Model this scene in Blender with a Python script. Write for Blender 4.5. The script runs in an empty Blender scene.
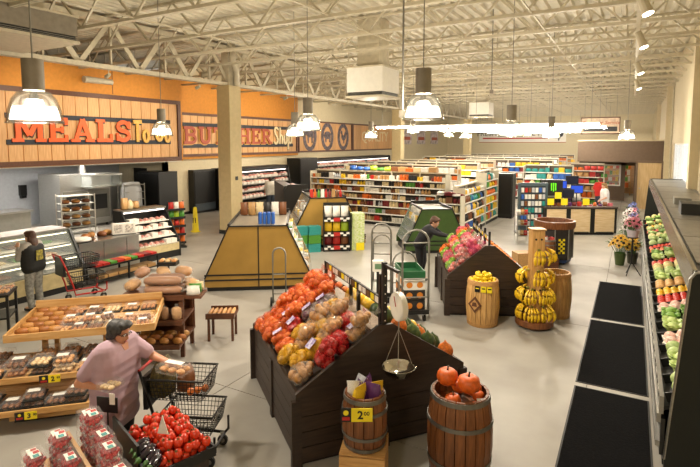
import bpy, bmesh, math, random
from mathutils import Vector, Matrix, Euler
from math import sin, cos, pi, radians as R
S = bpy.context.scene
COL = S.collection
# ---------------------------------------------------------------- camera
cd = bpy.data.cameras.new('camera'); cam = bpy.data.objects.new('camera', cd); COL.objects.link(cam)
cam.location = (0, 0, 3.4); cam.rotation_euler = (R(90 - 4.9), 0, R(29.4))
cd.sensor_width = 36; cd.lens = 36 * 500 / 700; cd.shift_y = -48.5 / 700; cd.clip_end = 200
S.camera = cam
# ---------------------------------------------------------------- world, exposure
W = bpy.data.worlds.new('daylight'); S.world = W; W.use_nodes = True
W.node_tree.nodes['Background'].inputs[0].default_value = (0.75, 0.85, 1.0, 1)
W.node_tree.nodes['Background'].inputs[1].default_value = 1.6
S.view_settings.view_transform = 'Standard'; S.view_settings.look = 'None'
S.view_settings.gamma = 1; S.view_settings.use_curve_mapping = False
S.view_settings.exposure = 0.42
PEND_W, TUBE_E, BELL_E = 330.0, 85.0, 7.0
S.cycles.max_bounces = 6; S.cycles.diffuse_bounces = 3; S.cycles.glossy_bounces = 3
S.cycles.transmission_bounces = 4; S.cycles.transparent_max_bounces = 10
S.cycles.caustics_reflective = False; S.cycles.caustics_refractive = False
S.cycles.sample_clamp_indirect = 6.0

# ---------------------------------------------------------------- materials
MATS = {}
def srgb(c):
    if isinstance(c, str):
        c = [int(c[i:i + 2], 16) / 255 for i in (0, 2, 4)]
        c = [x / 12.92 if x <= .04045 else ((x + .055) / 1.055) ** 2.4 for x in c]
    return (c[0], c[1], c[2], 1)
def mat(name, color='808080', rough=.6, metal=0, var=.06, scale=8, bump=0, c2=None, emit=0, alpha=1, trans=0, stretch=(1, 1, 1), rnd=0, spec=.5):
    if name in MATS: return MATS[name]
    m = bpy.data.materials.new(name); m.use_nodes = True; nt = m.node_tree; N = nt.nodes; L = nt.links
    b = N['Principled BSDF']; col = srgb(color)
    b.inputs['Roughness'].default_value = rough; b.inputs['Metallic'].default_value = metal
    b.inputs['Specular IOR Level'].default_value = spec
    b.inputs['Base Color'].default_value = col
    if var or c2 or rnd:
        tc = N.new('ShaderNodeTexCoord'); mp = N.new('ShaderNodeMapping'); mp.inputs['Scale'].default_value = stretch
        L.new(tc.outputs['Object'], mp.inputs[0])
        nz = N.new('ShaderNodeTexNoise'); nz.inputs['Scale'].default_value = scale; nz.inputs['Detail'].default_value = 4
        L.new(mp.outputs[0], nz.inputs['Vector'])
        mx = N.new('ShaderNodeMix'); mx.data_type = 'RGBA'
        cc2 = srgb(c2) if c2 else tuple(min(1, x * (1 - 2.2 * var)) for x in col[:3]) + (1,)
        cc1 = col if c2 else tuple(min(1, x * (1 + 1.5 * var)) for x in col[:3]) + (1,)
        rp = N.new('ShaderNodeMapRange'); rp.inputs['From Min'].default_value = .3; rp.inputs['From Max'].default_value = .7
        L.new(nz.outputs['Fac'], rp.inputs['Value'])
        L.new(rp.outputs[0], mx.inputs['Factor']); mx.inputs['A'].default_value = cc1; mx.inputs['B'].default_value = cc2
        out = mx.outputs['Result']
        if rnd:
            oi = N.new('ShaderNodeObjectInfo'); hs = N.new('ShaderNodeHueSaturation')
            mr = N.new('ShaderNodeMapRange'); mr.inputs['To Min'].default_value = 1 - rnd; mr.inputs['To Max'].default_value = 1 + rnd
            L.new(oi.outputs['Random'], mr.inputs['Value']); L.new(mr.outputs[0], hs.inputs['Value']); L.new(out, hs.inputs['Color'])
            out = hs.outputs[0]
        L.new(out, b.inputs['Base Color'])
        if bump:
            bp = N.new('ShaderNodeBump'); bp.inputs['Strength'].default_value = bump; bp.inputs['Distance'].default_value = .01
            L.new(nz.outputs['Fac'], bp.inputs['Height']); L.new(bp.outputs[0], b.inputs['Normal'])
    if emit:
        b.inputs['Emission Color'].default_value = col; b.inputs['Emission Strength'].default_value = emit
    if trans: b.inputs['Transmission Weight'].default_value = trans
    if alpha < 1: b.inputs['Alpha'].default_value = alpha
    MATS[name] = m
    return m
def wood(name, c1, c2, rough=.5, rnd=.12, stretch=(1.5, 18, 18), scale=3):
    return mat(name, c1, rough, 0, 0, scale, .15, c2, stretch=stretch, rnd=rnd)
def clearfilm(name, color='ffffff', fac=.7, rough=.15):
    """see-through film or glass: transparent mixed with a glossy coat (real, light passes through it)"""
    if name in MATS: return MATS[name]
    m = bpy.data.materials.new(name); m.use_nodes = True; nt = m.node_tree; N = nt.nodes; L = nt.links
    b = N['Principled BSDF']; b.inputs['Base Color'].default_value = srgb(color); b.inputs['Roughness'].default_value = rough
    t = N.new('ShaderNodeBsdfTransparent'); x = N.new('ShaderNodeMixShader'); x.inputs[0].default_value = 1 - fac
    L.new(t.outputs[0], x.inputs[1]); L.new(b.outputs[0], x.inputs[2]); L.new(x.outputs[0], N['Material Output'].inputs[0])
    MATS[name] = m
    return m
def glow(name, color, e, through=0):
    if name in MATS: return MATS[name]
    m = bpy.data.materials.new(name); m.use_nodes = True; nt = m.node_tree; N = nt.nodes; L = nt.links
    em = N.new('ShaderNodeEmission'); em.inputs[0].default_value = srgb(color); em.inputs[1].default_value = e
    o = N['Material Output']
    if through:
        t = N.new('ShaderNodeBsdfTransparent'); x = N.new('ShaderNodeMixShader'); x.inputs[0].default_value = 1 - through
        L.new(t.outputs[0], x.inputs[1]); L.new(em.outputs[0], x.inputs[2]); L.new(x.outputs[0], o.inputs[0])
    else: L.new(em.outputs[0], o.inputs[0])
    MATS[name] = m
    return m

# ---------------------------------------------------------------- mesh builder
class MB:
    def __init__(s): s.v = []; s.f = []; s.mi = []; s.cur = 0
    def add(s, vs, fs, M=None):
        o = len(s.v)
        for p in vs:
            p = Vector(p)
            if M is not None: p = M @ p
            s.v.append(p[:])
        for f in fs: s.f.append([i + o for i in f]); s.mi.append(s.cur)
        return s
    def box(s, c, d, rz=0, M=None):
        x, y, z = d[0] / 2, d[1] / 2, d[2] / 2
        T = Matrix.Translation(c) @ Matrix.Rotation(rz, 4, 'Z')
        if M is not None: T = M @ T
        vs = [(-x, -y, -z), (x, -y, -z), (x, y, -z), (-x, y, -z), (-x, -y, z), (x, -y, z), (x, y, z), (-x, y, z)]
        return s.add(vs, [(3, 2, 1, 0), (4, 5, 6, 7), (0, 1, 5, 4), (1, 2, 6, 5), (2, 3, 7, 6), (3, 0, 4, 7)], T)
    def bx(s, x0, x1, y0, y1, z0, z1): return s.box(((x0 + x1) / 2, (y0 + y1) / 2, (z0 + z1) / 2), (abs(x1 - x0), abs(y1 - y0), abs(z1 - z0)))
    def bar(s, p0, p1, w, h=None):
        h = h or w; a, b = Vector(p0), Vector(p1); d = b - a; l = d.length
        q = d.to_track_quat('X', 'Z').to_matrix().to_4x4()
        return s.box((l / 2, 0, 0), (l, w, h), M=Matrix.Translation(a) @ q)
    def cyl(s, p0, p1, r0, r1=None, n=10):
        r1 = r0 if r1 is None else r1; a, b = Vector(p0), Vector(p1)
        q = (b - a).to_track_quat('Z', 'Y').to_matrix()
        vs = [a + q @ Vector((r0 * cos(2 * pi * i / n), r0 * sin(2 * pi * i / n), 0)) for i in range(n)]
        vs += [b + q @ Vector((r1 * cos(2 * pi * i / n), r1 * sin(2 * pi * i / n), 0)) for i in range(n)]
        fs = [(i, (i + 1) % n, n + (i + 1) % n, n + i) for i in range(n)] + [tuple(range(n))[::-1], tuple(range(n, 2 * n))]
        return s.add(vs, fs)
    def tube(s, pts, r, n=6, closed=False):
        P = [Vector(p) for p in pts]; m = len(P); vs = []; fs = []
        for i in range(m):
            a = P[i - 1] if (i or closed) else P[0]; b = P[(i + 1) % m] if (i < m - 1 or closed) else P[-1]
            d = (b - a)
            q = d.to_track_quat('Z', 'Y').to_matrix()
            rr = r[i] if isinstance(r, (list, tuple)) else r
            vs += [P[i] + q @ Vector((rr * cos(2 * pi * k / n), rr * sin(2 * pi * k / n), 0)) for k in range(n)]
        for i in range(m if closed else m - 1):
            j = (i + 1) % m
            for k in range(n): fs.append((i * n + k, i * n + (k + 1) % n, j * n + (k + 1) % n, j * n + k))
        if not closed: fs += [tuple(range(n))[::-1], tuple(range((m - 1) * n, m * n))]
        return s.add(vs, fs)
    def lathe(s, prof, n=16, c=(0, 0, 0), sx=1, sy=1, M=None, caps=True):
        vs = []; fs = []
        for r, z in prof: vs += [(c[0] + sx * r * cos(2 * pi * k / n), c[1] + sy * r * sin(2 * pi * k / n), c[2] + z) for k in range(n)]
        for i in range(len(prof) - 1):
            for k in range(n): fs.append((i * n + k, i * n + (k + 1) % n, (i + 1) * n + (k + 1) % n, (i + 1) * n + k))
        if caps and prof[0][0] > 1e-4: fs.append(tuple(range(n))[::-1])
        if caps and prof[-1][0] > 1e-4: fs.append(tuple(range((len(prof) - 1) * n, len(prof) * n)))
        return s.add(vs, fs, M)
    def prism(s, poly, y0, y1, M=None):
        """poly in the XZ plane, extruded along Y"""
        n = len(poly); vs = [(x, y0, z) for x, z in poly] + [(x, y1, z) for x, z in poly]
        fs = [(i, (i + 1) % n, n + (i + 1) % n, n + i) for i in range(n)] + [tuple(range(n))[::-1], tuple(range(n, 2 * n))]
        return s.add(vs, fs, M)
    def slab(s, poly, z0, z1, M=None):
        """poly in the XY plane, extruded along Z"""
        n = len(poly); vs = [(x, y, z0) for x, y in poly] + [(x, y, z1) for x, y in poly]
        fs = [(i, (i + 1) % n, n + (i + 1) % n, n + i) for i in range(n)] + [tuple(range(n))[::-1], tuple(range(n, 2 * n))]
        return s.add(vs, fs, M)
    def ball(s, c, r, seg=8, rings=5, M=None, jit=0, rng=None):
        if not isinstance(r, (tuple, list)): r = (r, r, r)
        vs = [(0, 0, -1)]; fs = []
        for i in range(1, rings):
            t = -pi / 2 + pi * i / rings
            vs += [(cos(t) * cos(2 * pi * k / seg), cos(t) * sin(2 * pi * k / seg), sin(t)) for k in range(seg)]
        vs.append((0, 0, 1)); e = len(vs) - 1
        if jit: vs = [tuple(q * (1 + rng.uniform(-jit, jit)) for q in p) for p in vs]
        vs = [(c[0] + p[0] * r[0], c[1] + p[1] * r[1], c[2] + p[2] * r[2]) for p in vs]
        for k in range(seg):
            fs.append((0, 1 + (k + 1) % seg, 1 + k)); fs.append((e, e - seg + k, e - seg + (k + 1) % seg))
        for i in range(rings - 2):
            for k in range(seg):
                a = 1 + i * seg; fs.append((a + k, a + (k + 1) % seg, a + seg + (k + 1) % seg, a + seg + k))
        return s.add(vs, fs, M)
    def mesh(s, name, smooth=False, mats=()):
        me = bpy.data.meshes.new(name); me.from_pydata(s.v, [], s.f)
        for m in mats: me.materials.append(m)
        if len(mats) > 1: me.polygons.foreach_set('material_index', s.mi)
        if smooth: me.polygons.foreach_set('use_smooth', [True] * len(me.polygons))
        me.update()
        if smooth == 'auto': me.set_sharp_from_angle(angle=R(40))
        return me
    def build(s, name, m, parent=None, loc=(0, 0, 0), rz=0, smooth=False):
        ms = m if isinstance(m, (list, tuple)) else [m]
        return inst(s.mesh(name, smooth, ms), name, parent, loc, (0, 0, rz))
def inst(me, name, parent=None, loc=(0, 0, 0), rot=(0, 0, 0), sc=1, m=None):
    o = bpy.data.objects.new(name, me); COL.objects.link(o)
    o.location = loc; o.rotation_euler = rot; o.scale = (sc, sc, sc) if not isinstance(sc, (tuple, list)) else sc
    if parent is not None: o.parent = parent
    if m is not None:
        o.material_slots[0].link = 'OBJECT'; o.material_slots[0].material = m
    return o
def tag(o, label, cat, group=None):
    o['label'] = label; o['category'] = cat
    if group: o['group'] = group
    return o
def thing(name, label, cat, loc=(0, 0, 0), rz=0, group=None):
    o = bpy.data.objects.new(name, None); COL.objects.link(o); o.empty_display_size = .1
    o.location = loc; o.rotation_euler = (0, 0, rz)
    return tag(o, label, cat, group)
def struct(name, mb, m, parent=None, loc=(0, 0, 0), smooth=False):
    o = mb.build(name, m, parent, loc, 0, smooth)
    if parent is None: o['kind'] = 'structure'
    return o
def sroot(name):
    o = bpy.data.objects.new(name, None); COL.objects.link(o); o['kind'] = 'structure'; return o
def dup(root, loc, rz, label=None):
    r = root.copy(); COL.objects.link(r); r.location = loc; r.rotation_euler = (0, 0, rz)
    if label: r['label'] = label
    for ch in root.children:
        c = ch.copy(); COL.objects.link(c); c.parent = r
        for g in ch.children:
            d = g.copy(); COL.objects.link(d); d.parent = c
    return r
TXT = {}
def text_mesh(body, size, ext=.004, shear=0, bold=0):
    k = (body, size, ext, shear, bold)
    if k in TXT: return TXT[k]
    cu = bpy.data.curves.new('lettering', 'FONT'); cu.body = body; cu.size = size; cu.extrude = ext; cu.shear = shear; cu.offset = bold
    cu.align_x = 'CENTER'; cu.align_y = 'CENTER'; cu.resolution_u = 2
    o = bpy.data.objects.new('lettering', cu); COL.objects.link(o)
    dg = bpy.context.evaluated_depsgraph_get(); me = bpy.data.meshes.new_from_object(o.evaluated_get(dg)); me.name = 'lettering'
    bpy.data.objects.remove(o); TXT[k] = me
    return me
def lettering(body, size, m, parent, loc, rot, ext=.004, shear=0, bold=0, name='lettering'):
    me = text_mesh(body, size, ext, shear, bold)
    if not me.materials: me.materials.append(m)
    return inst(me, name, parent, loc, rot, 1, m)
def arc(cx, cy, rx, ry, a0, a1, n=10): return [(cx + rx * cos(R(a0 + (a1 - a0) * i / n)), cy + ry * sin(R(a0 + (a1 - a0) * i / n))) for i in range(n + 1)]
def ribbon(mb, pts, w, z0, z1):
    """flat stroke of width w along a 2-D polyline, extruded from z0 to z1"""
    n = len(pts); L_ = []; R_ = []
    for i in range(n):
        a = Vector(pts[max(0, i - 1)]); b = Vector(pts[min(n - 1, i + 1)]); d = (b - a).normalized(); nrm = Vector((-d.y, d.x)) * w / 2
        p = Vector(pts[i]); L_.append(p + nrm); R_.append(p - nrm)
    vs = [(p.x, p.y, z0) for p in L_] + [(p.x, p.y, z0) for p in R_] + [(p.x, p.y, z1) for p in L_] + [(p.x, p.y, z1) for p in R_]
    fs = []
    for i in range(n - 1):
        fs += [(2 * n + i, 3 * n + i, 3 * n + i + 1, 2 * n + i + 1), (i, i + 1, n + i + 1, n + i), (i, 2 * n + i, 2 * n + i + 1, i + 1), (n + i, n + i + 1, 3 * n + i + 1, 3 * n + i)]
    fs += [(0, n, 3 * n, 2 * n), (n - 1, 3 * n - 1, 4 * n - 1, 2 * n - 1)]
    return mb.add(vs, fs)
# slab-serif and script letters as strokes, height 1; (advance, [(width, points)])
sl = .2
def ser(x, y, w=.4): return (.13, [(x - w / 2, y + (.065 if y < .5 else -.065)), (x + w / 2, y + (.065 if y < .5 else -.065))])
GL = {
 'M': (1.15, [(sl, [(.2, 0), (.2, 1)]), (sl, [(.95, 0), (.95, 1)]), (.19, [(.2, 1), (.575, .25)]), (.19, [(.575, .25), (.95, 1)]), ser(.18, 0), ser(.97, 0), ser(.14, 1, .3), ser(1.0, 1, .3)]),
 'E': (.85, [(sl, [(.22, 0), (.22, 1)]), (.15, [(.05, .075), (.8, .075)]), (.15, [(.05, .925), (.8, .925)]), (.13, [(.2, .5), (.6, .5)]), (.13, [(.73, .02), (.73, .3)]), (.13, [(.73, .98), (.73, .7)]), (.1, [(.58, .36), (.58, .64)])]),
 'A': (1.0, [(.16, [(.2, .05), (.5, .97)]), (.2, [(.8, .05), (.5, .97)]), (.12, [(.3, .33), (.7, .33)]), ser(.2, 0, .38), ser(.8, 0, .38)]),
 'L': (.82, [(sl, [(.22, 0), (.22, 1)]), (.15, [(.05, .075), (.76, .075)]), (.13, [(.69, .02), (.69, .36)]), ser(.22, 1)]),
 'S': (.8, [(.18, [(.66, .66)] + arc(.4, .7, .24, .21, 10, 180) + arc(.4, .7, .24, .2, 180, 270, 5) + arc(.4, .3, .26, .2, 90, 0, 5) + arc(.4, .3, .26, .22, 0, -170)), (.12, [(.68, .6), (.68, .95)]), (.12, [(.12, .05), (.12, .4)])]),
 'B': (.9, [(sl, [(.22, 0), (.22, 1)]), (.17, [(.05, .915), (.5, .915)] + arc(.5, .72, .22, .195, 80, -90)), (.17, [(.2, .52), (.52, .52)] + arc(.52, .3, .25, .215, 80, -90) + [(.05, .085)])]),
 'U': (.95, [(sl, [(.22, 1), (.22, .35)] + arc(.475, .35, .255, .26, 180, 360) + [(.73, 1)]), ser(.2, 1, .36), ser(.75, 1, .36)]),
 'T': (.9, [(sl, [(.45, 0), (.45, 1)]), (.15, [(.05, .925), (.85, .925)]), (.13, [(.11, .98), (.11, .66)]), (.13, [(.79, .98), (.79, .66)]), ser(.45, 0)]),
 'C': (.85, [(.19, arc(.46, .5, .33, .41, 35, 325, 16)), (.12, [(.74, .98), (.74, .65)])]),
 'H': (1.0, [(sl, [(.22, 0), (.22, 1)]), (sl, [(.78, 0), (.78, 1)]), (.14, [(.22, .5), (.78, .5)]), ser(.22, 0), ser(.78, 0), ser(.22, 1), ser(.78, 1)]),
 'R': (.95, [(sl, [(.22, 0), (.22, 1)]), (.17, [(.05, .915), (.5, .915)] + arc(.5, .7, .23, .215, 80, -90) + [(.2, .485)]), (.19, [(.48, .48), (.78, .05)]), ser(.22, 0), ser(.8, 0, .26)]),
 't': (.62, [(.13, [(.3, 0), (.3, .95)]), (.15, [(.0, .9), (.62, .92)])]),
 'o': (.55, [(.12, arc(.26, .27, .19, .25, 0, 360, 16))]),
 'g': (.72, [(.13, arc(.36, .5, .28, .42, 50, 330, 14) + [(.6, .42), (.38, .44)])]),
 's': (.62, [(.11, [(.58, .85)] + arc(.36, .78, .2, .2, 40, 180) + [(.25, .6), (.45, .4)] + arc(.3, .22, .22, .2, 50, -160))]),
 'h': (.5, [(.1, [(.08, 0), (.16, 1)]), (.1, [(.1, .3)] + arc(.28, .38, .13, .16, 160, 0, 6) + [(.42, 0)])]),
 'p': (.55, [(.1, [(.12, .55), (.02, -.35)]), (.1, arc(.28, .28, .18, .24, 170, -150, 12))]),
}
def word(s, h, m, parent, loc, rot, depth=.05, gap=.05, wscale=1, bold=1, name='letter'):
    x = 0
    Mx = Matrix.Translation(loc) @ Euler(rot).to_matrix().to_4x4()
    for chh in s:
        if chh == ' ': x += .35 * h * wscale; continue
        adv, st = GL[chh]; mb = MB()
        for i, (w, pts) in enumerate(st): ribbon(mb, [(a * h * wscale, b * h) for a, b in pts], w * h * bold, 0, depth + i * .0006)
        o = mb.build(name, m, parent); p = Mx @ Vector((x, 0, 0)); o.location = p; o.rotation_euler = rot
        x += (adv + gap) * h * wscale
    return x
WALLX = (R(90), 0, R(90))     # lettering that stands on a plane facing +X, read along +Y
WALLY = (R(90), 0, 0)         # lettering that stands on a plane facing -Y, read along +X
# ================================================================ materials of the place
m_conc = mat('polished_concrete', 'a8a49b', .42, 0, 0, 1.1, 0, c2='938e85', spec=.35)
m_joint = mat('joint_filler', '6d6860', .8)
m_cream = mat('cream_paint', 'd3c6a6', .8, var=.02)
m_orange = mat('orange_paint', 'd08a34', .75, var=.04)
m_grey_blue = mat('grey_blue_paint', 'a9adb2', .7, var=.03)
m_deck = mat('cream_steel_deck', 'd3cbb6', .6, var=.05, scale=2)
m_steelw = mat('cream_painted_steel', 'c8bea6', .5, var=.05)
m_brown = mat('taupe_paint', '6f5c4b', .75, var=.04)
m_black = mat('black_plastic', '141413', .45, var=.03)
m_blackm = mat('black_metal', '1a1a1a', .35, .3, var=.03)
m_steel = mat('brushed_steel', 'b4b3ae', .3, .9, var=.06, stretch=(1, 1, 20))
m_white = mat('white_paint', 'e8e4da', .5, var=.02)
m_grey = mat('grey_metal', '8a8880', .4, .5, var=.04)
m_glass = clearfilm('clear_glass', 'dfe8e6', .86, .05)
m_signw = wood('sign_cedar', 'e6b883', 'cc955c', .6, .1, (12, 12, .8), 2.5)
m_frame = wood('walnut_frame', '6b4026', '4a2a18', .5, .08)
m_maple = wood('maple', 'd2a86f', 'b98748', .45, .1, (1, 9, 9), 3)
m_dark = wood('dark_stained_wood', '3b2c22', '231913', .5, .16, (1.2, 14, 14), 3)
m_pine = wood('pine', 'd0a468', 'ad7c42', .5, .1)
m_barrel = wood('barrel_oak', 'd2a868', 'b0824a', .5, .12, (14, 14, 1.2), 3)
m_oakred = wood('stained_oak', '8e5a32', '63391d', .45, .14, (14, 14, 1.2), 3)
m_hoop = mat('galvanised_hoop', '77756f', .45, .7, var=.1)
m_hoopw = wood('wood_hoop', 'c79a5e', 'a87a44', .6, .05)
m_gold = mat('gold_laminate', 'a9853f', .4, .25, var=.06, scale=2)
m_green = mat('green_laminate', '3f5a26', .45, var=.05)
m_yellow = mat('yellow_card', 'f2dc1e', .55, var=0)
m_red = mat('red_paint', 'b3241c', .45, var=.04)
m_navy = mat('navy_bar', '2a2d36', .6)
m_ltorange = mat('orange_letter', 'ea6328', .5, var=.05)
m_ltred = mat('dull_red_letter', 'b0553c', .6, var=.1, scale=20)
m_ltcream = mat('cream_letter', 'f1ddb0', .5)
m_ltgold = mat('gold_letter', 'e8b455', .5)
m_stone = mat('slate_grey_print', '6a5f66', .7, var=.3, scale=6)
# ================================================================ structure
Y0, Y1, XL, XR, ZC = -5.0, 55.0, -22.0, 1.6, 6.95
fl = struct('floor', MB().bx(XL, XR + .2, Y0, Y1, -.2, -.012), m_joint)
sx = [XL, -18, -13.6, -9.2, -4.8, -.42, XR + .2]; sy = [Y0 + 5 * i for i in range(13)]
k = 0
for i in range(len(sx) - 1):
    for j in range(len(sy) - 1):
        MB().bx(sx[i] + .006, sx[i + 1] - .006, sy[j] + .006, sy[j + 1] - .006, -.012, 0).build('concrete_slab', m_conc, fl)
# ceiling: fluted deck panels, joists, girder
ce = sroot('ceiling'); ce.location = (0, 0, 0)
fp = []
pw = .9
for q in range(3):
    x = q * .3
    fp += [(x, .0), (x + .09, .0), (x + .125, .075), (x + .265, .075)]
fp.append((.9, .0))
poly = fp + [(.9, .12), (0, .12)]
dm = MB().prism(poly, Y0, Y1).mesh('deck_panel', False, [m_deck])
n = int((XR + .2 - XL) / pw) + 1
for i in range(n): inst(dm, 'deck_panel', ce, (XL + i * pw, 0, ZC))
GX = -13.0
def joist(L, near):
    """open-web joist along X from 0 to L, top at 0; returns meshes"""
    t = MB().bx(0, L, -.055, -.01, -.06, 0).bx(0, L, .01, .055, -.06, 0).mesh('top_chord', False, [m_steelw])
    b = MB().bx(0, L, -.055, -.01, -.95, -.88).bx(0, L, .01, .055, -.95, -.88).mesh('bottom_chord', False, [m_steelw])
    return t, b
LJ = XR - GX; LK = GX - XL
jm = joist(LJ, 1); jk = joist(LK, 1)
step = 1.82; nw = int(LJ / step)
dg1 = MB().bar((0, 0, -.91), (step / 2, 0, -.03), .045).mesh('web_member', False, [m_steelw])
dg2 = MB().bar((step / 2, 0, -.03), (step, 0, -.91), .045).mesh('web_member', False, [m_steelw])
vt = MB().bar((step / 2, 0, -.91), (step / 2, 0, -.03), .03).mesh('web_member', False, [m_steelw])
def webs(nn, skip=0):
    w = MB()
    for i in range(skip, nn):
        x = i * step
        w.bar((x, 0, -.91), (x + step / 2, 0, -.03), .045).bar((x + step / 2, 0, -.03), (x + step, 0, -.91), .045).bar((x, 0, -.91), (x, 0, -.03), .03)
    return w.mesh('web', False, [m_steelw])
wfar = webs(nw); wleft = webs(int(LK / step))
jy = [-2 + 1.85 * i for i in range(31)]
cnt = 0
for y in jy:
    for (x0, mm, wf) in ((GX, jm, wfar), (XL, jk, wleft)):
        j = bpy.data.objects.new('joist', None); COL.objects.link(j); j.parent = ce; j.location = (x0, y, ZC - .02)
        inst(mm[0], 'top_chord', j); inst(mm[1], 'bottom_chord', j)
        if x0 == GX and 2 < y < 16:
            for i in range(nw):
                inst(dg1, 'web_member', j, (i * step, 0, 0)); inst(dg2, 'web_member', j, (i * step, 0, 0))
                cnt += 2
        else: inst(wf, 'web', j)['kind'] = 'stuff'
# bridging rods along Y under the joists
for x in (-9.3, -5.6, -1.9): MB().bar((x, Y0, ZC - .93), (x, Y1, ZC - .93), .03).build('bridging_rod', m_steelw, ce)
# girder of trusses over the columns
gd = bpy.data.objects.new('girder', None); COL.objects.link(gd); gd.parent = ce; gd.location = (GX, 0, 0)
MB().bx(-.13, .13, Y0, Y1, 6.72, 6.86).build('top_chord', m_steelw, gd)
MB().bx(-.13, .13, Y0, Y1, 5.44, 5.56).build('bottom_chord', m_steelw, gd)
gs = 1.9; y = 14 - gs * 10
gi = 0
while y < Y1 - gs:
    if y > Y0:
        w = .16 if gi % 2 == 0 else .13
        MB().bar((0, y, 5.52), (0, y + gs / 2, 6.78), .05, w).build('girder_web', m_steelw, gd)
        MB().bar((0, y + gs / 2, 6.78), (0, y + gs, 5.52), .05, w).build('girder_web', m_steelw, gd)
        MB().bar((0, y + gs / 2, 5.52), (0, y + gs / 2, 6.78), .05, .06).build('girder_web', m_steelw, gd)
    y += gs; gi += 1
# columns
m_col = mat('column_paint', 'c4b185', .7, var=.03)
for i, y in enumerate((14.0, 29.3, 44.6)):
    w = .3
    c = struct('column_%d' % (i + 1), MB().bx(GX - w, GX + w, y - w, y + w, 0, 5.44), m_col)
    c['label'] = ['nearest square cream column beside the gold case', 'square cream column rising behind the long grocery rack', 'farthest square cream column by the bright strip lights'][i]
    MB().bx(GX - w - .02, GX + w + .02, y - w - .02, y + w + .02, 0, .15).build('base_wrap', m_black, c)
    MB().bx(GX - .17, GX + .17, y - .17, y + .17, 5.44, 6.9).build('steel_head', m_steelw, c)
    if i == 0:
        MB().tube([(GX + .35, y - .15, 6.9), (GX + .35, y - .15, 6.3), (GX + .35, y - .02, 6.12), (GX + .3, y + .1, 5.95), (GX + .3, y + .1, 5.44)], .11, 10).build('drain_pipe', m_steelw, c, smooth=True)
        MB().tube([(GX - .45, y - .3, 6.9), (GX - .45, y - .3, 6.05), (GX - .5, y - .5, 5.85), (GX - .55, y - .8, 5.8)], .11, 10).build('drain_pipe', m_steelw, c, smooth=True)
        MB().bx(GX + .3, GX + .32, y - .06, y + .06, 2.0, 2.14).build('thermostat', m_black, c)
# walls
struct('wall_right', MB().bx(XR, XR + .2, Y0, 17.5, 0, ZC + .1).bx(XR, XR + .2, 26.5, Y1, 0, ZC + .1).bx(XR, XR + .2, 17.5, 26.5, 0, 1.7).bx(XR, XR + .2, 17.5, 26.5, 3.35, ZC + .1), m_cream)
for i, y in enumerate((13.5, 16.9, 29.5, 41.0)):
    struct('trim_%d' % (i + 1), MB().bx(XR - .22, XR, y - .25, y + .25, 0, ZC - .7), m_cream)
for i, y in enumerate((15.4, 27.6, 30.4)):
    o = tag(MB().tube([(XR - .05, y, 0), (XR - .05, y, ZC - .5)], .04, 8).build('wall_conduit', m_steelw), 'cream vertical conduit on the right wall, %s' % ('nearest one', 'just past the windows', 'beside the far pilaster')[i], 'pipe', 'conduits on the right wall')
for i in range(3):
    w0 = 17.5 + 3 * i
    wn = sroot('window_%d' % (i + 1)); wn.location = (XR + .1, w0 + 1.5, 2.52)
    f = MB().bx(-.06, .06, -1.5, -1.43, -.83, .83).bx(-.06, .06, 1.43, 1.5, -.83, .83).bx(-.06, .06, -1.43, 1.43, .76, .83).bx(-.06, .06, -1.43, 1.43, -.83, -.76).bx(-.05, .05, -.03, .03, -.76, .76)
    f.build('window_frame', m_white, wn)
    for s in (-1, 1): MB().bx(-.008, .008, min(.03 * s, 1.43 * s), max(.03 * s, 1.43 * s), -.76, .76).build('pane', m_glass, wn)
struct('wall_back', MB().bx(XL, XR + .2, Y1, Y1 + .2, 0, ZC + .1), m_cream)
struct('wall_front', MB().bx(XL, XR + .2, Y0 - .2, Y0, 0, ZC + .1), m_cream)
struct('wall_kitchen', MB().bx(-21.7, -21.5, Y0, 15.5, 0, ZC), m_grey_blue)
kw = struct('wall_kitchen_side', MB().bx(-21.5, -20.6, 15.5, 15.7, 0, 2.6).bx(-19.5, -18.3, 15.5, 15.7, 0, 2.6).bx(-20.6, -19.5, 15.5, 15.7, 2.2, 2.6), m_cream)
dr = struct('door_1', MB().bx(-20.6, -19.5, 15.62, 15.68, 0, 2.2), m_black)
MB().cyl((-19.62, 15.6, 1.0), (-19.62, 15.54, 1.0), .03).build('door_handle', m_steel, dr)
struct('wall_left', MB().bx(-18.5, -18.3, 15.5, Y1, 0, ZC), m_cream)
struct('wall_butcher_band', MB().bx(-18.3, -18.14, 15.5, 25.6, 2.6, 6.3), m_orange)
# soffit over the kitchen, carrying the first sign
struct('wall_soffit', MB().bx(-21.5, -17.12, Y0, 15.5, 2.6, 6.1), m_orange)
struct('ceiling_kitchen', MB().bx(-21.5, -17.2, Y0, 15.48, 2.56, 2.6), m_white)
for yy in (5.6, 9.0, 12.2): struct('trim_%d' % int(yy), MB().bx(-17.125, -17.11, yy - .012, yy + .012, 5.2, 6.1), m_frame)
struct('baseboard_left', MB().bx(-18.3, -18.27, 15.72, Y1, 0, .12), m_black)
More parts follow.
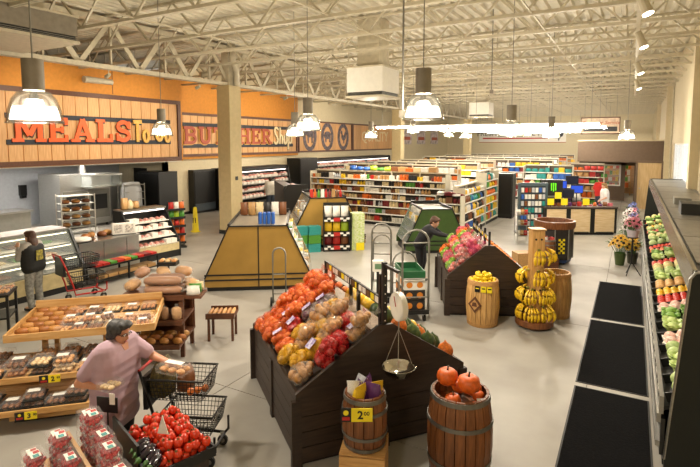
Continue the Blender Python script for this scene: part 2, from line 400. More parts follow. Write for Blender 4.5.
# ================================================================ pendant lamps
m_house = mat('lamp_housing', '8d8577', .5, .3)
m_bell = bpy.data.materials.new('prismatic_bell'); m_bell.use_nodes = True
_n = m_bell.node_tree.nodes; _l = m_bell.node_tree.links; _g = _n.new('ShaderNodeBsdfGlossy'); _g.inputs['Roughness'].default_value = .12; _g.inputs['Color'].default_value = (.8, .8, .78, 1)
_t = _n.new('ShaderNodeBsdfTransparent'); _t.inputs[0].default_value = (.86, .86, .84, 1); _x = _n.new('ShaderNodeMixShader'); _x.inputs[0].default_value = .2
_l.new(_t.outputs[0], _x.inputs[1]); _l.new(_g.outputs[0], _x.inputs[2]); _l.new(_x.outputs[0], _n['Material Output'].inputs[0])
m_diff = glow('lamp_glow', 'fff2dc', BELL_E, .45)
hs = MB().cyl((0, 0, .33), (0, 0, .66), .105, .105, 18).mesh('housing', 'auto', [m_house])
bl = MB().lathe([(.1, .33), (.16, .31), (.215, .24), (.25, .13), (.275, 0), (.28, -.02), (.268, 0), (.243, .13), (.208, .235), (.155, .3), (.1, .32)], 24, caps=False).mesh('bell', True, [m_bell])
df = MB().lathe([(.205, .16), (.22, .11), (.24, .02)], 20, caps=False).mesh('diffuser', True, [m_diff]); 
cl = MB().cyl((0, 0, .3), (0, 0, .24), .035, .05, 10).mesh('lamp_socket', 'auto', [m_black])
PL = [(-5.61, 3.06, 3.62, 'nearest pendant lamp, hanging before the big orange lettered sign'), (-2.45, 6.33, 3.71, 'large pendant lamp hanging above the onion bin'), (-5.88, 8.66, 3.65, 'pendant lamp hanging before the three oval animal emblems'),
      (-8.25, 11.5, 3.57, 'pendant lamp overlapping the last letter of the butcher sign'), (-10.45, 8.79, 3.58, 'pendant lamp covering the end of the orange lettered sign'), (-9.13, 17.91, 3.56, 'small pendant lamp left of the second column'),
      (-2.29, 11.13, 3.53, 'pendant lamp hanging above the banana stand'), (-2.22, 16.68, 3.53, 'pendant lamp hanging above the round kiosk'), (-6.79, 23.07, 3.59, 'small pendant lamp before the farthest column'),
      (-5.98, 34.0, 3.83, 'tiny pendant lamp deep over the grocery aisles'), (-.18, 20.07, 3.51, 'pendant lamp beside the customer service sign'), (-7.67, 18.75, 3.76, 'small pendant lamp right of the second column'),
      (-1.2, -1.6, 3.9, 'unseen added pendant lamp behind the camera'), (-8.6, 26, 3.7, 'pendant lamp over the middle grocery aisle'), (-14.6, 20.5, 3.7, 'pendant lamp before the meat cases')]  # first lamp here is unseen, added behind the camera for more light
for (x, y, z, lb) in PL:
    t = thing('pendant_lamp', lb, 'lamp', (x, y, z), 0, 'bell pendant lamps')
    inst(hs, 'housing', t); inst(bl, 'bell', t); inst(df, 'diffuser', t); inst(cl, 'lamp_socket', t)
    MB().cyl((0, 0, .66), (0, 0, ZC + .09 - z), .008, None, 6).build('cable', m_grey, t)
    l = bpy.data.lights.new('lamp_light', 'POINT'); l.energy = PEND_W; l.color = (1, .89, .74); l.shadow_soft_size = .12
    lo = bpy.data.objects.new('lamp_light', l); COL.objects.link(lo); lo.parent = t; lo.location = (0, 0, .1)
# strip lights over the aisles
m_tube = glow('tube_glow', 'fff4e2', TUBE_E)
for i, (x0, x1, y, z) in enumerate(((-11.2, -1.2, 22.6, 4.12), (-11.5, -1.2, 28.5, 4.15), (-12, -1.2, 34.5, 4.2), (-12, -1.2, 41, 4.25), (-12, -1.2, 48, 4.3))):
    t = thing('strip_light', 'long white strip light over the aisles, %s' % ('nearest row', 'second row', 'middle row', 'fourth row', 'farthest row')[i], 'lamp', ((x0 + x1) / 2, y, z), 0, 'strip lights over the aisles')
    hl = (x1 - x0) / 2
    MB().bx(-hl, hl, -.09, .09, .04, .1).build('housing', m_white, t)
    MB().cyl((-hl, 0, 0), (hl, 0, 0), .045, None, 8).build('tube', m_tube, t)
    for q in range(5): MB().cyl((-hl + .3 + q * (hl - .3) / 2, 0, .1), (-hl + .3 + q * (hl - .3) / 2, 0, ZC + .09 - z), .008, None, 5).build('cable', m_grey, t)
# track with spot heads
tr = thing('track_light', 'slim light track with spot heads running above the mats', 'track light', (0, 0, 5.35))
MB().bx(-.03, .03, 4, 24, -.03, .03).build('track', m_steelw, tr)
for y in (5, 10, 15, 20): MB().cyl((0, y, .03), (0, y, ZC + .09 - 5.35), .008, None, 5).build('hanger', m_grey, tr)
m_spot = glow('spot_glow', 'fff0d8', 14)
for y in (7.6, 10.2, 14.0, 18.0):
    h = MB().cyl((0, y, -.05), (.1, y - .05, -.32), .055, .075, 12).build('spot_head', m_steelw, tr)
    MB().cyl((.1, y - .05, -.318), (.103, y - .0515, -.326), .066, .066, 12).build('lens', m_spot, h)
    l = bpy.data.lights.new('spot_light', 'SPOT'); l.energy = 170; l.color = (1, .84, .62); l.spot_size = R(75); l.spot_blend = .6; l.shadow_soft_size = .06
    lo = bpy.data.objects.new('spot_light', l); COL.objects.link(lo); lo.parent = tr; lo.location = (.108, y - .054, -.34); lo.rotation_euler = Vector((.1, -.05, -.27)).to_track_quat('-Z', 'Y').to_euler()
# ceiling air boxes
def airbox(loc, w, h, label, m, rz=0):
    t = thing('air_diffuser', label, 'air vent', loc, rz)
    MB().bx(-w / 2, w / 2, -w / 2, w / 2, .16, h).build('body', m, t)
    for z0, z1 in ((0, .06), (h, h + .04)): MB().bx(-w / 2 - .03, w / 2 + .03, -w / 2 - .03, w / 2 + .03, z0, z1).build('rim', m_steelw, t)
    MB().bx(-w / 2 + .03, w / 2 - .03, -w / 2 + .03, w / 2 - .03, .06, .16).build('vent_slot', m_black, t)
    for q in range(2): MB().bx(-w / 2 + .01, w / 2 - .01, -w / 2 + .01, w / 2 - .01, .085 + q * .035, .095 + q * .035).build('louvre', m_grey, t)
    MB().bx(-w * .3, w * .3, -w * .3, w * .3, h + .04, ZC + .09 - loc[2]).build('duct', m_steelw, t)
airbox((-6.76, 13.4, 4.68), 1.15, .85, 'cream boxed ceiling air diffuser above the first gold case', m_white)
airbox((-7.9, 29.9, 4.85), 1.15, .85, 'small cream boxed air diffuser far over the aisles', m_white)
airbox((-11.6, 5.6, 5.5), 2.2, .55, 'wide taupe air diffuser at the upper left near the girder', m_house)
o = tag(MB().cyl((-17.0, 11.0, 5.62), (-17.0, 12.1, 5.62), .12, .1, 12).build('duct_canister', m_steelw), 'small cream canister fixed to the wall above the orange lettered sign', 'canister') 
for i, (x, y, z, lb) in enumerate(((-2.8, 6.46, 3.74, 'slim grey power drop pole left of the lamp above the onion bin'), (-3.46, 14.1, 4.74, 'slim pole with small box hanging high over the middle of the store'))):
    t = thing('power_drop', lb, 'pole', (x, y, z)); MB().cyl((0, 0, .08), (0, 0, ZC + .09 - z), .014, None, 8).build('pole', m_grey, t); MB().bx(-.04, .04, -.04, .04, 0, .1).build('socket_box', m_house, t)
# sign spots under the girder
for i, (y, ty, tx) in enumerate(((9.2, 9.6, -17.1), (12.6, 12.8, -17.1), (17.6, 17.8, -18.1), (21.6, 21.8, -18.1), (27.5, 28.5, -18.3))):
    t = thing('sign_spot', 'spot lamp under the girder aimed at %s' % ('the left of the orange lettered sign', 'the right of the orange lettered sign', 'the left of the butcher sign', 'the right of the butcher sign', 'the animal emblem sign')[i], 'spot lamp', (GX - .05, y, 5.44))
    d = Vector((tx - GX, ty - y, 3.9 - 5.3)).normalized()
    MB().cyl((0, 0, 0), (0, 0, -.14), .012, None, 6).build('stem', m_steelw, t)
    p = Vector((0, 0, -.14)); h = MB().cyl(p - d * .05, p + d * .14, .045, .06, 12).build('spot_head', m_steelw, t)
    MB().cyl(p + d * .139, p + d * .145, .052, .052, 12).build('lens', m_spot, h)
    l = bpy.data.lights.new('spot_light', 'SPOT'); l.energy = 420; l.color = (1, .88, .7); l.spot_size = R(80); l.spot_blend = .8; l.shadow_soft_size = .05
    lo = bpy.data.objects.new('spot_light', l); COL.objects.link(lo); lo.parent = t; lo.location = p + d * .16; lo.rotation_euler = d.to_track_quat('-Z', 'Y').to_euler()
# ================================================================ signs
def planks(parent, x, y0, y1, z0, z1, w, th=.03):
    n = max(1, round((y1 - y0) / w)); w = (y1 - y0) / n
    me = MB().bx(0, th, .014, w - .014, 0, z1 - z0).mesh('plank', False, [m_signw])
    for i in range(n): inst(me, 'plank', parent, (x, y0 + i * w, z0))
def sign_frame(parent, x, y0, y1, z0, z1, w=.16, d=.09, m=None):
    m = m or m_frame
    for a in ((y0, y1, z0 - w, z0), (y0, y1, z1, z1 + w), (y0 - w, y0, z0 - w, z1 + w), (y1, y1 + w, z0 - w, z1 + w)):
        MB().bx(x, x + d, a[0], a[1], a[2], a[3]).build('frame_rail', m, parent)
s1 = thing('wall_sign', 'cedar plank sign with big orange lettering MEALS To Go in walnut frame', 'sign', (-17.12, 10.6, 2.62))
x0, y0_ = 0, -10.6
planks(s1, x0, 6.2 - 10.6, 15.2 - 10.6, .16, 2.4, .44); sign_frame(s1, x0, 6.2 - 10.6, 15.2 - 10.6, .16, 2.38)
MB().bx(-.02, 0, -4.5, 4.7, .1, 2.4).build('backing', m_frame, s1)
for z in (.78, 1.62): MB().bx(.03, .07, -2.2, 4.2, z - .08, z + .08).build('bar', m_navy, s1)
word('MEALS', .82, m_navy, s1, (.07, -2.02, .76), WALLX, .02, .05, 1.09, 1.22, 'letter_backing')
word('MEALS', .82, m_ltorange, s1, (.09, -2.05, .79), WALLX, .05, .05, 1.09, 1.05)
word('to go', .86, m_navy, s1, (.07, 2.37, .76), WALLX, .02, .05, .72, 1.5, 'letter_backing'); word('to go', .86, m_ltgold, s1, (.09, 2.35, .79), WALLX, .05, .05, .72, 1.15)
s2 = thing('wall_sign', 'cedar plank sign with dull red lettering BUTCHER Shop', 'sign', (-18.14, 20.6, 2.72))
planks(s2, 0, -4.6, 4.75, .12, 1.95, .44); sign_frame(s2, 0, -4.6, 4.75, .12, 1.93, .12)
MB().bx(-.02, 0, -4.65, 4.8, .1, 1.95).build('backing', m_frame, s2)
for z in (.5, 1.5): MB().bx(.03, .06, -4.5, 4.4, z - .09, z + .09).build('bar', m_navy, s2)
word('BUTCHER', .84, m_ltgold, s2, (.06, -4.27, .56), WALLX, .02, .05, 1.16, 1.35, 'letter_backing'); word('BUTCHER', .84, m_ltred, s2, (.08, -4.25, .58), WALLX, .05, .05, 1.16, 1)
word('shop', .95, m_navy, s2, (.06, 2.46, .56), WALLX, .02, .04, .82, 1.5, 'letter_backing'); word('shop', .95, m_ltcream, s2, (.08, 2.42, .58), WALLX, .05, .04, .82, 1.1)
s3 = thing('wall_sign', 'cedar plank sign with three oval slate farm animal emblems', 'sign', (-18.3, 29.2, 2.75))
planks(s3, 0, -3.3, 3.4, .1, 1.95, .44); sign_frame(s3, 0, -3.3, 3.4, .1, 1.93, .1)
ANI = {'cow': [(-.5, .35), (-.42, .5), (-.3, .4), (.3, .42), (.5, .3), (.55, -.1), (.48, -.1), (.45, .1), (.4, -.45), (.27, -.45), (.22, -.05), (-.15, -.08), (-.18, -.45), (-.3, -.45), (-.32, 0), (-.5, .1), (-.62, .15)],
       'pig': [(-.55, .1), (-.4, .3), (-.1, .38), (.3, .36), (.5, .2), (.58, .3), (.52, .05), (.45, -.4), (.3, -.4), (.28, -.15), (-.15, -.18), (-.18, -.4), (-.32, -.4), (-.34, -.1), (-.5, -.05)],
       'hen': [(-.45, .3), (-.35, .5), (-.2, .45), (-.1, .15), (.15, .1), (.35, .45), (.55, .3), (.45, -.1), (.2, -.25), (.15, -.5), (.05, -.5), (.05, -.27), (-.1, -.25), (-.3, -.05), (-.3, .2)]}
for i, (yc, an) in enumerate(((-2.1, 'cow'), (0.05, 'pig'), (2.2, 'hen'))):
    em = MB(); N_ = 24
    po = [(.78 * cos(2 * pi * q / N_), .95 * sin(2 * pi * q / N_)) for q in range(N_)]; pi_ = [(.5 * cos(2 * pi * q / N_), .68 * sin(2 * pi * q / N_)) for q in range(N_)]
    vs = [(.06, a, b) for a, b in po] + [(.06, a, b) for a, b in pi_] + [(.03, a, b) for a, b in po] + [(.03, a, b) for a, b in pi_]
    fs = []
    for q in range(N_):
        r_ = (q + 1) % N_; fs += [(q, r_, N_ + r_, N_ + q), (q, 2 * N_ + q, 2 * N_ + r_, r_), (N_ + q, N_ + r_, 3 * N_ + r_, 3 * N_ + q)]
    em.add(vs, fs); o = em.build('emblem_ring', m_stone, s3, (0, yc, 1.02))
    MB().slab([(a * .8, b * .95) for a, b in ANI[an]], .03, .055, Matrix(((0, 0, 1, 0), (1, 0, 0, 0), (0, 1, 0, 0), (0, 0, 0, 1)))).build('animal_silhouette', m_stone, s3, (0, yc, 1.02))
s4 = thing('wall_sign', 'cedar plank sign with pale faded lettering beyond the animal emblems', 'sign', (-18.3, 36.6, 2.75))
planks(s4, 0, -3.7, 3.7, .1, 1.95, .44); sign_frame(s4, 0, -3.7, 3.7, .1, 1.93, .1)
lettering('QUALITY', 1.15, m_ltcream, s4, (.05, 0, 1.05), WALLX, .02)
m_poster = mat('poster_print', 'cfc2c4', .6, var=.25, scale=3)
for i, y in enumerate((43.2, 46.8, 50.6)):
    t = thing('wall_poster', 'pale printed poster on the far left wall, %s' % ('nearest', 'middle', 'farthest')[i], 'poster', (-18.3, y, 3.2), 0, 'posters far left')
    MB().bx(0, .03, -1.1, 1.1, 0, 1.6).build('panel', m_poster, t); MB().bx(.03, .04, -.8, .8, .4, .7).build('print_band', m_ltred, t)
s5 = thing('wall_sign', 'white banner FRESH FROM THE FARM with rooster on the back wall', 'sign', (-10.3, 55, 3.35))
MB().bx(-4.4, 4.4, -.06, 0, 0, 1.6).build('board', m_white, s5); MB().bx(-4.4, 4.4, -.07, -.06, 0, .06).build('rail', m_ltred, s5)
MB().bx(-4.0, 2.9, -.075, -.06, .38, .52).build('underline', m_red, s5)
lettering('FRESH FROM THE FARM', .78, m_stone, s5, (-.5, -.07, .95), WALLY, .01)
MB().slab([(a * 1.1, b * 1.2) for a, b in ANI['hen']], .06, .075, Matrix(((1, 0, 0, 3.6), (0, 0, -1, 0), (0, 1, 0, .8), (0, 0, 0, 1)))).build('rooster_silhouette', m_navy, s5)
s6 = thing('hanging_sign', 'cream Customer Service sign with dark band above taupe bulkhead', 'sign', (-1.63, 31.5, 3.9))
MB().bx(-.95, .95, -.04, .04, 0, .84).build('board', mat('sign_cream', 'd8c0a6', .6, var=.1), s6); sg = MB()
for a in ((-.99, .99, .84, .9), (-.99, .99, -.06, 0), (-.99, -.95, 0, .84), (.95, .99, 0, .84)): MB().bx(a[0], a[1], -.06, .06, a[2], a[3]).build('frame_rail', m_frame, s6)
MB().bx(-.85, .85, -.055, -.04, .1, .36).build('dark_band', m_black, s6)
lettering('Customer Service', .27, m_ltred, s6, (0, -.05, .58), WALLY, .006, .3, .004)
for x in (-.8, .8): MB().cyl((x, 0, .9), (x, 0, 3.07), .008, None, 5).build('cable', m_grey, s6)
# ================================================================ customer service block at the far right
cs = struct('wall_service', MB().bx(-2.75, -1.72, 33, 33.15, 0, 3.5).bx(-.58, -.3, 33, 33.15, 0, 3.5).bx(.15, 1.6, 33, 33.15, 0, 3.5).bx(-1.72, -.58, 33, 33.15, 0, .85).bx(-1.72, .15, 33, 33.15, 2.05, 3.5), m_brown)
struct('trim_30', MB().bx(-2.6, 1.6, 30, 33, 2.35, 3.45), m_brown)
struct('trim_31', MB().bx(-2.65, 1.6, 29.94, 33, 3.45, 3.52), m_cream)
struct('wall_service_side', MB().bx(-2.75, -2.62, 33, 38, 0, 3.5), m_brown)
struct('wall_service_back', MB().bx(-2.75, 1.6, 38, 38.1, 0, 3.5), mat('lit_tan', 'c9a27c', .7))
w4 = sroot('window_4'); w4.location = (-1.15, 33, 1.45)
for a in ((-.62, -.55, -.6, .65), (.55, .62, -.6, .65), (-.55, .55, .58, .65), (-.55, .55, -.6, -.53)): MB().bx(a[0], a[1], -.05, .02, a[2], a[3]).build('window_frame', m_white, w4)
MB().bx(-.55, .55, 0, .01, -.53, .58).build('pane', m_glass, w4)
d2 = struct('door_2', MB().bx(.28, 1.3, 29.4, 29.5, 0, 2.35), wood('birch_door', 'd3b88a', 'bf9f6c', .5, .05, (9, 9, 1), 2))
MB().cyl((.4, 29.4, 1.05), (.4, 29.33, 1.05), .03).build('door_handle', m_steel, d2)
for a in ((.18, .28, 0, 2.45), (1.3, 1.4, 0, 2.45), (.28, 1.3, 2.35, 2.45)): MB().bx(a[0], a[1], 29.36, 29.54, a[2], a[3]).build('door_frame', m_brown, d2)
rng = random.Random(5)
sh = thing('service_shelf', 'shelf of colourful small goods seen through the service window', 'shelf', (-1.15, 36.5, 0))
for z in (.5, .9, 1.3, 1.7): MB().bx(-1.1, 1.1, 0, .4, z - .03, z).build('shelf_board', m_maple, sh)
for x in (-1.12, 1.12): MB().bx(x - .02, x + .02, 0, .4, 0, 2.1).build('side_panel', m_maple, sh)
# ================================================================ packs: shared little meshes
PC = [mat('pack_' + n, c, .45, var=.12, scale=25) for n, c in dict(white='e6e2d8', red='b5261d', yellow='e8bd1f', orange='d6681d', green='4a8a2c', blue='2a5aa8', brown='7a4a28', cream='dcc79a', black='1d1b1a', teal='2d8f8a', purple='5b2a66', pink='cf6a78', tan='b98f5a', lime='9fb92c', silver='b9bcc0', maroon='6e1a1e').items()]
PN = ['white', 'red', 'yellow', 'orange', 'green', 'blue', 'brown', 'cream', 'black', 'teal', 'purple', 'pink', 'tan', 'lime', 'silver', 'maroon']
PM = dict(zip(PN, PC))
def two(a, b, n1): pass
k_carton = MB().bx(-.5, .5, -.5, .5, 0, 1).mesh('carton', False, [m_white])
k_bottle = MB().lathe([(.5, 0), (.5, .62), (.22, .78), (.2, .96), (.22, 1), (0, 1)], 8).mesh('bottle', True, [m_white])
k_can = MB().lathe([(.47, 0), (.5, .03), (.5, .97), (.47, 1), (0, 1)], 9).mesh('can', 'auto', [m_white])
k_jar = MB().lathe([(.46, 0), (.5, .06), (.5, .7), (.4, .8), (.42, .82), (.42, 1), (0, 1)], 9).mesh('jar', 'auto', [m_white])
def pouch_mesh():
    mb = MB(); prof = [(.0, .42), (.08, .5), (.5, .46), (.85, .46), (.95, .5), (1, .5)]; dep = [.3, .45, .5, .3, .05, .04]
    vs = []; fs = []
    for (z, w), d in zip(prof, dep): vs += [(-w, -d * .6, z), (0, -d, z), (w, -d * .6, z), (w, d * .6, z), (0, d, z), (-w, d * .6, z)]
    for i in range(5):
        for q in range(6): fs.append((i * 6 + q, i * 6 + (q + 1) % 6, (i + 1) * 6 + (q + 1) % 6, (i + 1) * 6 + q))
    fs += [(5, 4, 3, 2, 1, 0), (30, 31, 32, 33, 34, 35)]
    return mb.add(vs, fs).mesh('pouch', True, [m_white])
k_pouch = pouch_mesh()
def loc2w(root, p): return root.matrix_basis @ Vector(p)
def put(me, name, label, cat, group, root, p, rz=0, sc=1, m=None, tilt=0, ry=0):
    """a thing of its own, placed by the local coordinates of the piece of furniture it rests on"""
    w = loc2w(root, p); e = root.rotation_euler.z if root else 0
    o = inst(me, name, None, w, (tilt, ry, e + rz), sc, m)
    return tag(o, label, cat, group)
# goods of the service shelf
for z in (.5, .9, 1.3, 1.7):
    x = -1.0
    while x < 1.0:
        w = rng.uniform(.14, .24); c = rng.choice(['red', 'orange', 'white', 'green', 'yellow', 'maroon'])
        put(k_carton, 'boxed_goods', '%s boxed goods on the %s shelf behind the service window' % (c, {.5: 'lowest', .9: 'second', 1.3: 'third', 1.7: 'top'}[z]), 'box', 'goods behind the service window', sh, (x + w / 2, .2, z), 0, (w * .9, .25, rng.uniform(.2, .33)), PM[c]); x += w
# ================================================================ upright coolers and meat cases on the left wall
def cooler(name, label, x0, x1, y0, y1, h, face):
    t = thing(name, label, 'cooler', ((x0 + x1) / 2, (y0 + y1) / 2, 0)); a, b = (x1 - x0) / 2, (y1 - y0) / 2
    MB().bx(-a, a, -b, b, .1, h).build('cabinet', m_black, t); MB().bx(-a + .04, a - .04, -b + .04, b - .04, 0, .1).build('plinth', m_blackm, t)
    if face == 'x': MB().bx(a, a + .03, -b + .04, b - .04, .5, h - .05).build('door', m_blackm, t); MB().bx(a, a + .04, -b + .04, b - .04, .12, .46).build('kick_panel', mat('slate_panel', '3a4248', .4), t)
    else: MB().bx(-a + .04, a - .04, -b - .03, -b, .5, h - .05).build('door', m_blackm, t); MB().bx(-a + .04, a - .04, -b - .04, -b, .12, .46).build('kick_panel', m_blackm, t)
    MB().bx(-a, a, -b, b, h, h + .03).build('top_panel', m_blackm, t)
cooler('upright_cooler', 'tall black cooler standing behind the chip rack', -18.75, -17.4, 14.4, 15.4, 2.1, 'y')
cooler('upright_cooler', 'shallow black front in place of a dark doorway by the yellow floor cone', -18.29, -17.95, 16.85, 18.25, 2.05, 'x')  # shallow black box put in for the dark doorway in the wall
cooler('upright_cooler', 'tall black cooler end between the two meat cases', -18.25, -17.3, 24.6, 26.5, 2.4, 'x')
m_caseglow = glow('case_lamp_glow', 'fff0e6', 4)
def tray_mesh():
    mb = MB(); mb.lathe([(.42, 0), (.5, .25)], 4, M=Matrix.Rotation(pi / 4, 4, 'Z') @ Matrix.Scale(1.38, 4)); mb.cur = 1; mb.ball((0, 0, .3), (.5, .5, .62), 6, 4); return mb
meatm = [mat('meat_' + str(i), c, .35, var=.35, scale=30, c2=d) for i, (c, d) in enumerate((('a83a30', 'e0b0a0'), ('c45a4a', 'f0d8cc'), ('7d2a22', 'c08070'), ('d8947c', 'f4e0d4')))]
k_tray = [tray_mesh().mesh('meat_tray', False, [m_white, mm]) for mm in meatm]
def multideck(name, label, loc, rz, L, D, H, shelves, items, rows=1, end=True, lit=True, top=.22):
    """open wall case: local X along its length, open front towards -Y"""
    t = thing(name, label, 'display case', loc, rz)
    MB().bx(-L / 2, L / 2, D - .08, D, .0, H).build('back_panel', mat('case_back', '4a4642', .5), t)
    MB().bx(-L / 2, L / 2, 0, D - .08, 0, .32).build('base', m_black, t)
    MB().prism([(.02, H - top), (D - .3 if D > .6 else D * .5, H - top), (D - .08, H - top), (D - .08, H), (.1, H), (.02, H - .04)], 0, L, Matrix(((0, 1, 0, -L / 2), (1, 0, 0, D * .28), (0, 0, 1, 0), (0, 0, 0, 1)))).build('canopy', m_black, t)
    if end:
        for s in (-1, 1): MB().prism([(0, 0), (D, 0), (D, H), (D * .28, H), (D * .22, H - .1), (.0, .5)], 0, .04, Matrix(((0, 1, 0, s * L / 2 - .02), (1, 0, 0, 0), (0, 0, 1, 0), (0, 0, 0, 1)))).build('end_panel', m_black, t)
    if lit: MB().cyl((-L / 2 + .06, D * .38, H - top - .03), (L / 2 - .06, D * .38, H - top - .03), .02, None, 6).build('lamp_tube', m_caseglow, t)
    for i, z in enumerate(shelves):
        f = (z - .32) / (H - .32) * D * .32
        MB().bx(-L / 2 + .03, L / 2 - .03, f + .02, D - .08, z - .03, z).build('shelf', m_black, t)
        MB().bx(-L / 2 + .03, L / 2 - .03, f, f + .02, z - .03, z).build('price_rail', m_grey, t)
        items(t, z, f + .04, D - .1, i)
    return t
def meat_items(lbl, grp, w=.24, dp=.17, L=5.5, hs=.07, stack=2):
    def fn(t, z, f, b, i):
        r = random.Random(int(z * 100) + int(L * 10)); x = -L / 2 + .1
        while x < L / 2 - .2:
            me = r.choice(k_tray)
            for s in range(stack):
                if r.random() < .88: put(me, 'meat_tray', '%s %s' % (('lowest', 'second-row', 'third-row', 'fourth-row', 'top-row')[i], lbl), 'meat', grp, t, (x + w / 2, f + .12 + s * .0, z + .001 + s * hs), r.uniform(-.1, .1), (w * .92, dp * 1.2, hs * 2.4), tilt=0)
            x += w
    return fn
multideck('meat_case', 'open black meat case behind the man in the pale shirt', (-17.15, 20.95, 0), R(90), 5.2, 1.1, 2.1, (.5, .85, 1.2, 1.5), meat_items('white meat tray in case behind the pale-shirted man', 'meat trays left of the gold cases', .3, .2, 5.2))
multideck('meat_case', 'long open black meat case under the pale lettered sign', (-17.15, 32.1, 0), R(90), 11, 1.1, 2.35, (.5, .85, 1.2, 1.55, 1.85), meat_items('white meat tray in long case under pale lettered sign', 'meat trays in the long case', .42, .24, 11, .09, 1))
# ================================================================ kitchen behind the deli counter
ov = thing('bakery_oven', 'tall brushed steel oven with glass hood against the kitchen wall', 'oven', (-19.4, 12.1, 0))
MB().bx(-.9, .55, -1.05, 1.05, .1, 2.15).build('cabinet', m_steel, ov)
for y in (-.9, .9):
    for x in (-.8, .45): MB().cyl((x, y, 0), (x, y, .1), .05, None, 8).build('foot', m_black, ov)
MB().bx(.55, .6, -.95, .0, .35, 1.5).build('door', m_grey, ov); MB().bx(.6, .61, -.85, -.1, .7, 1.3).build('door_window', m_black, ov)
MB().bx(.55, .6, .05, .95, .35, 1.5).build('door', m_grey, ov); MB().bx(.6, .61, .15, .85, .7, 1.3).build('door_window', m_black, ov)
hd = MB().bx(.55, 1.2, -.2, 1.15, 2.08, 2.14).build('hood_top', m_steel, ov)
for a in ((.55, 1.2, -.2, -.17), (.55, 1.2, 1.12, 1.15), (1.17, 1.2, -.17, 1.12)): MB().bx(a[0], a[1], a[2], a[3], 1.65, 2.08).build('hood_pane', m_glass, ov)
MB().bx(.55, 1.2, -.2, 1.15, 1.6, 1.65).build('hood_rim', m_steel, ov)
MB().cyl((0, .2, 2.15), (0, .2, 2.56), .14, None, 12).build('flue', m_steel, ov)
def wire_rack(name, label, loc, rz, w, d, h, n, m, wrap=None):
    t = thing(name, label, 'rack', loc, rz)
    for x in (-w / 2, w / 2):
        for y in (-d / 2, d / 2): MB().cyl((x, y, .08), (x, y, h), .018, None, 6).build('post', m, t); MB().cyl((x, y - .015, .04), (x, y + .015, .04), .04, None, 8).build('caster', m_black, t)
    for i in range(n):
        z = .25 + (h - .3) * i / (n - 1)
        MB().bx(-w / 2, w / 2, -d / 2, d / 2, z - .008, z).build('tray', m_steel if i < n - 1 else m, t)
        for y in (-d / 2, d / 2): MB().bar((-w / 2, y, z), (w / 2, y, z), .02).build('rail', m, t)
    if wrap:
        MB().lathe([(.74, .25), (.78, .9), (.76, 1.5), (.6, h + .03), (.0, h + .06)], 8, sx=w * .72, sy=d * .72, M=Matrix.Rotation(pi / 8, 4, 'Z')).build('plastic_cover', wrap, t, smooth=True)
    return t
m_bread = [mat('crust_' + str(i), c, .55, var=.2, scale=18, c2=d, rnd=.12) for i, (c, d) in enumerate((('a8692e', '7a461c'), ('c08a48', '94602c'), ('834c26', '5a3014'), ('d2a462', 'ac7638')))]
def loaf_mesh(): return MB().lathe([(0, 0), (.42, .05), (.5, .35), (.45, .75), (.25, .97), (0, 1)], 10).mesh('loaf', True, [m_bread[0]])
k_loaf = loaf_mesh()
wr = wire_rack('bakery_rack', 'white wire bakery rack holding bread trays before the oven', (-16.7, 10.3, 0), R(75), 1.05, .6, 1.62, 6, m_white)
for i in range(1, 5):
    for q in range(3): put(k_loaf, 'loaf', 'brown loaf on %s tray of the white bakery rack' % ('the lowest', 'the second', 'the third', 'the fourth')[i - 1], 'bread', 'loaves on the white rack', wr, (-.32 + q * .32, 0, .255 + (1.32) * i / 5), 0, (.28, .4, .13), m_bread[(i + q) % 4])
wire_rack('bakery_rack', 'wheeled rack under a clear plastic cover beside the oven', (-17.6, 13.2, 0), R(75), .8, .65, 1.75, 6, m_grey, clearfilm('plastic_cover', 'dcdcdc', .5, .3))
kl = thing('added_panel_light', 'added flat light panel in the kitchen ceiling, hidden by the soffit', 'lamp', (-18.8, 10.5, 2.52))  # panel added out of sight above the soffit edge to brighten the kitchen
MB().bx(-.32, .32, -2.0, 2.0, 0, .04).build('frame', m_white, kl); MB().bx(-.28, .28, -1.96, 1.96, -.012, 0).build('diffuser', glow('added_panel_glow', 'fff6ea', 28), kl)
tag(MB().bx(-21.5, -21.42, 8.9, 9.3, 1.55, 1.9).build('wall_clock_box', m_black), 'small black box on the grey kitchen wall', 'wall box')
bc = thing('back_counter', 'grey kitchen back counter along the wall behind the deli case', 'counter', (-19.6, 7.6, 0))
MB().bx(-.5, .5, -3, 2.6, .86, .92).build('worktop', m_steel, bc); MB().bx(-.45, .45, -2.9, 2.5, 0, .86).build('cabinet', m_grey, bc)
rng = random.Random(11)
for q, (y, c, h, nm) in enumerate(((-1.2, 'white', .3, 'white tub'), (-.6, 'tan', .2, 'tan box'), (.1, 'black', .1, 'black pan'), (.9, 'red', .18, 'small red bin'), (1.5, 'white', .22, 'white pail'))):
    put(k_can if 'tub' in nm or 'pail' in nm else k_carton, 'kitchen_' + nm.split()[-1], nm + ' on the kitchen back counter', nm.split()[-1], None, bc, (0, y, .92), 0, (.3, .3, h), PM[c])
sd = thing('soap_dispenser', 'black dispenser fixed to the kitchen wall', 'dispenser', (-21.45, 11.05, 1.25)); MB().bx(-.05, .08, -.13, .13, 0, .42).build('body', m_black, sd); MB().bx(-.05, .1, -.1, .1, -.1, 0).build('spout', m_blackm, sd)
# ================================================================ glass deli case
dc = thing('deli_case', 'curved glass deli case lit inside, behind the woman in a black apron', 'display case', (-11.1, 4.6, 0), R(90))
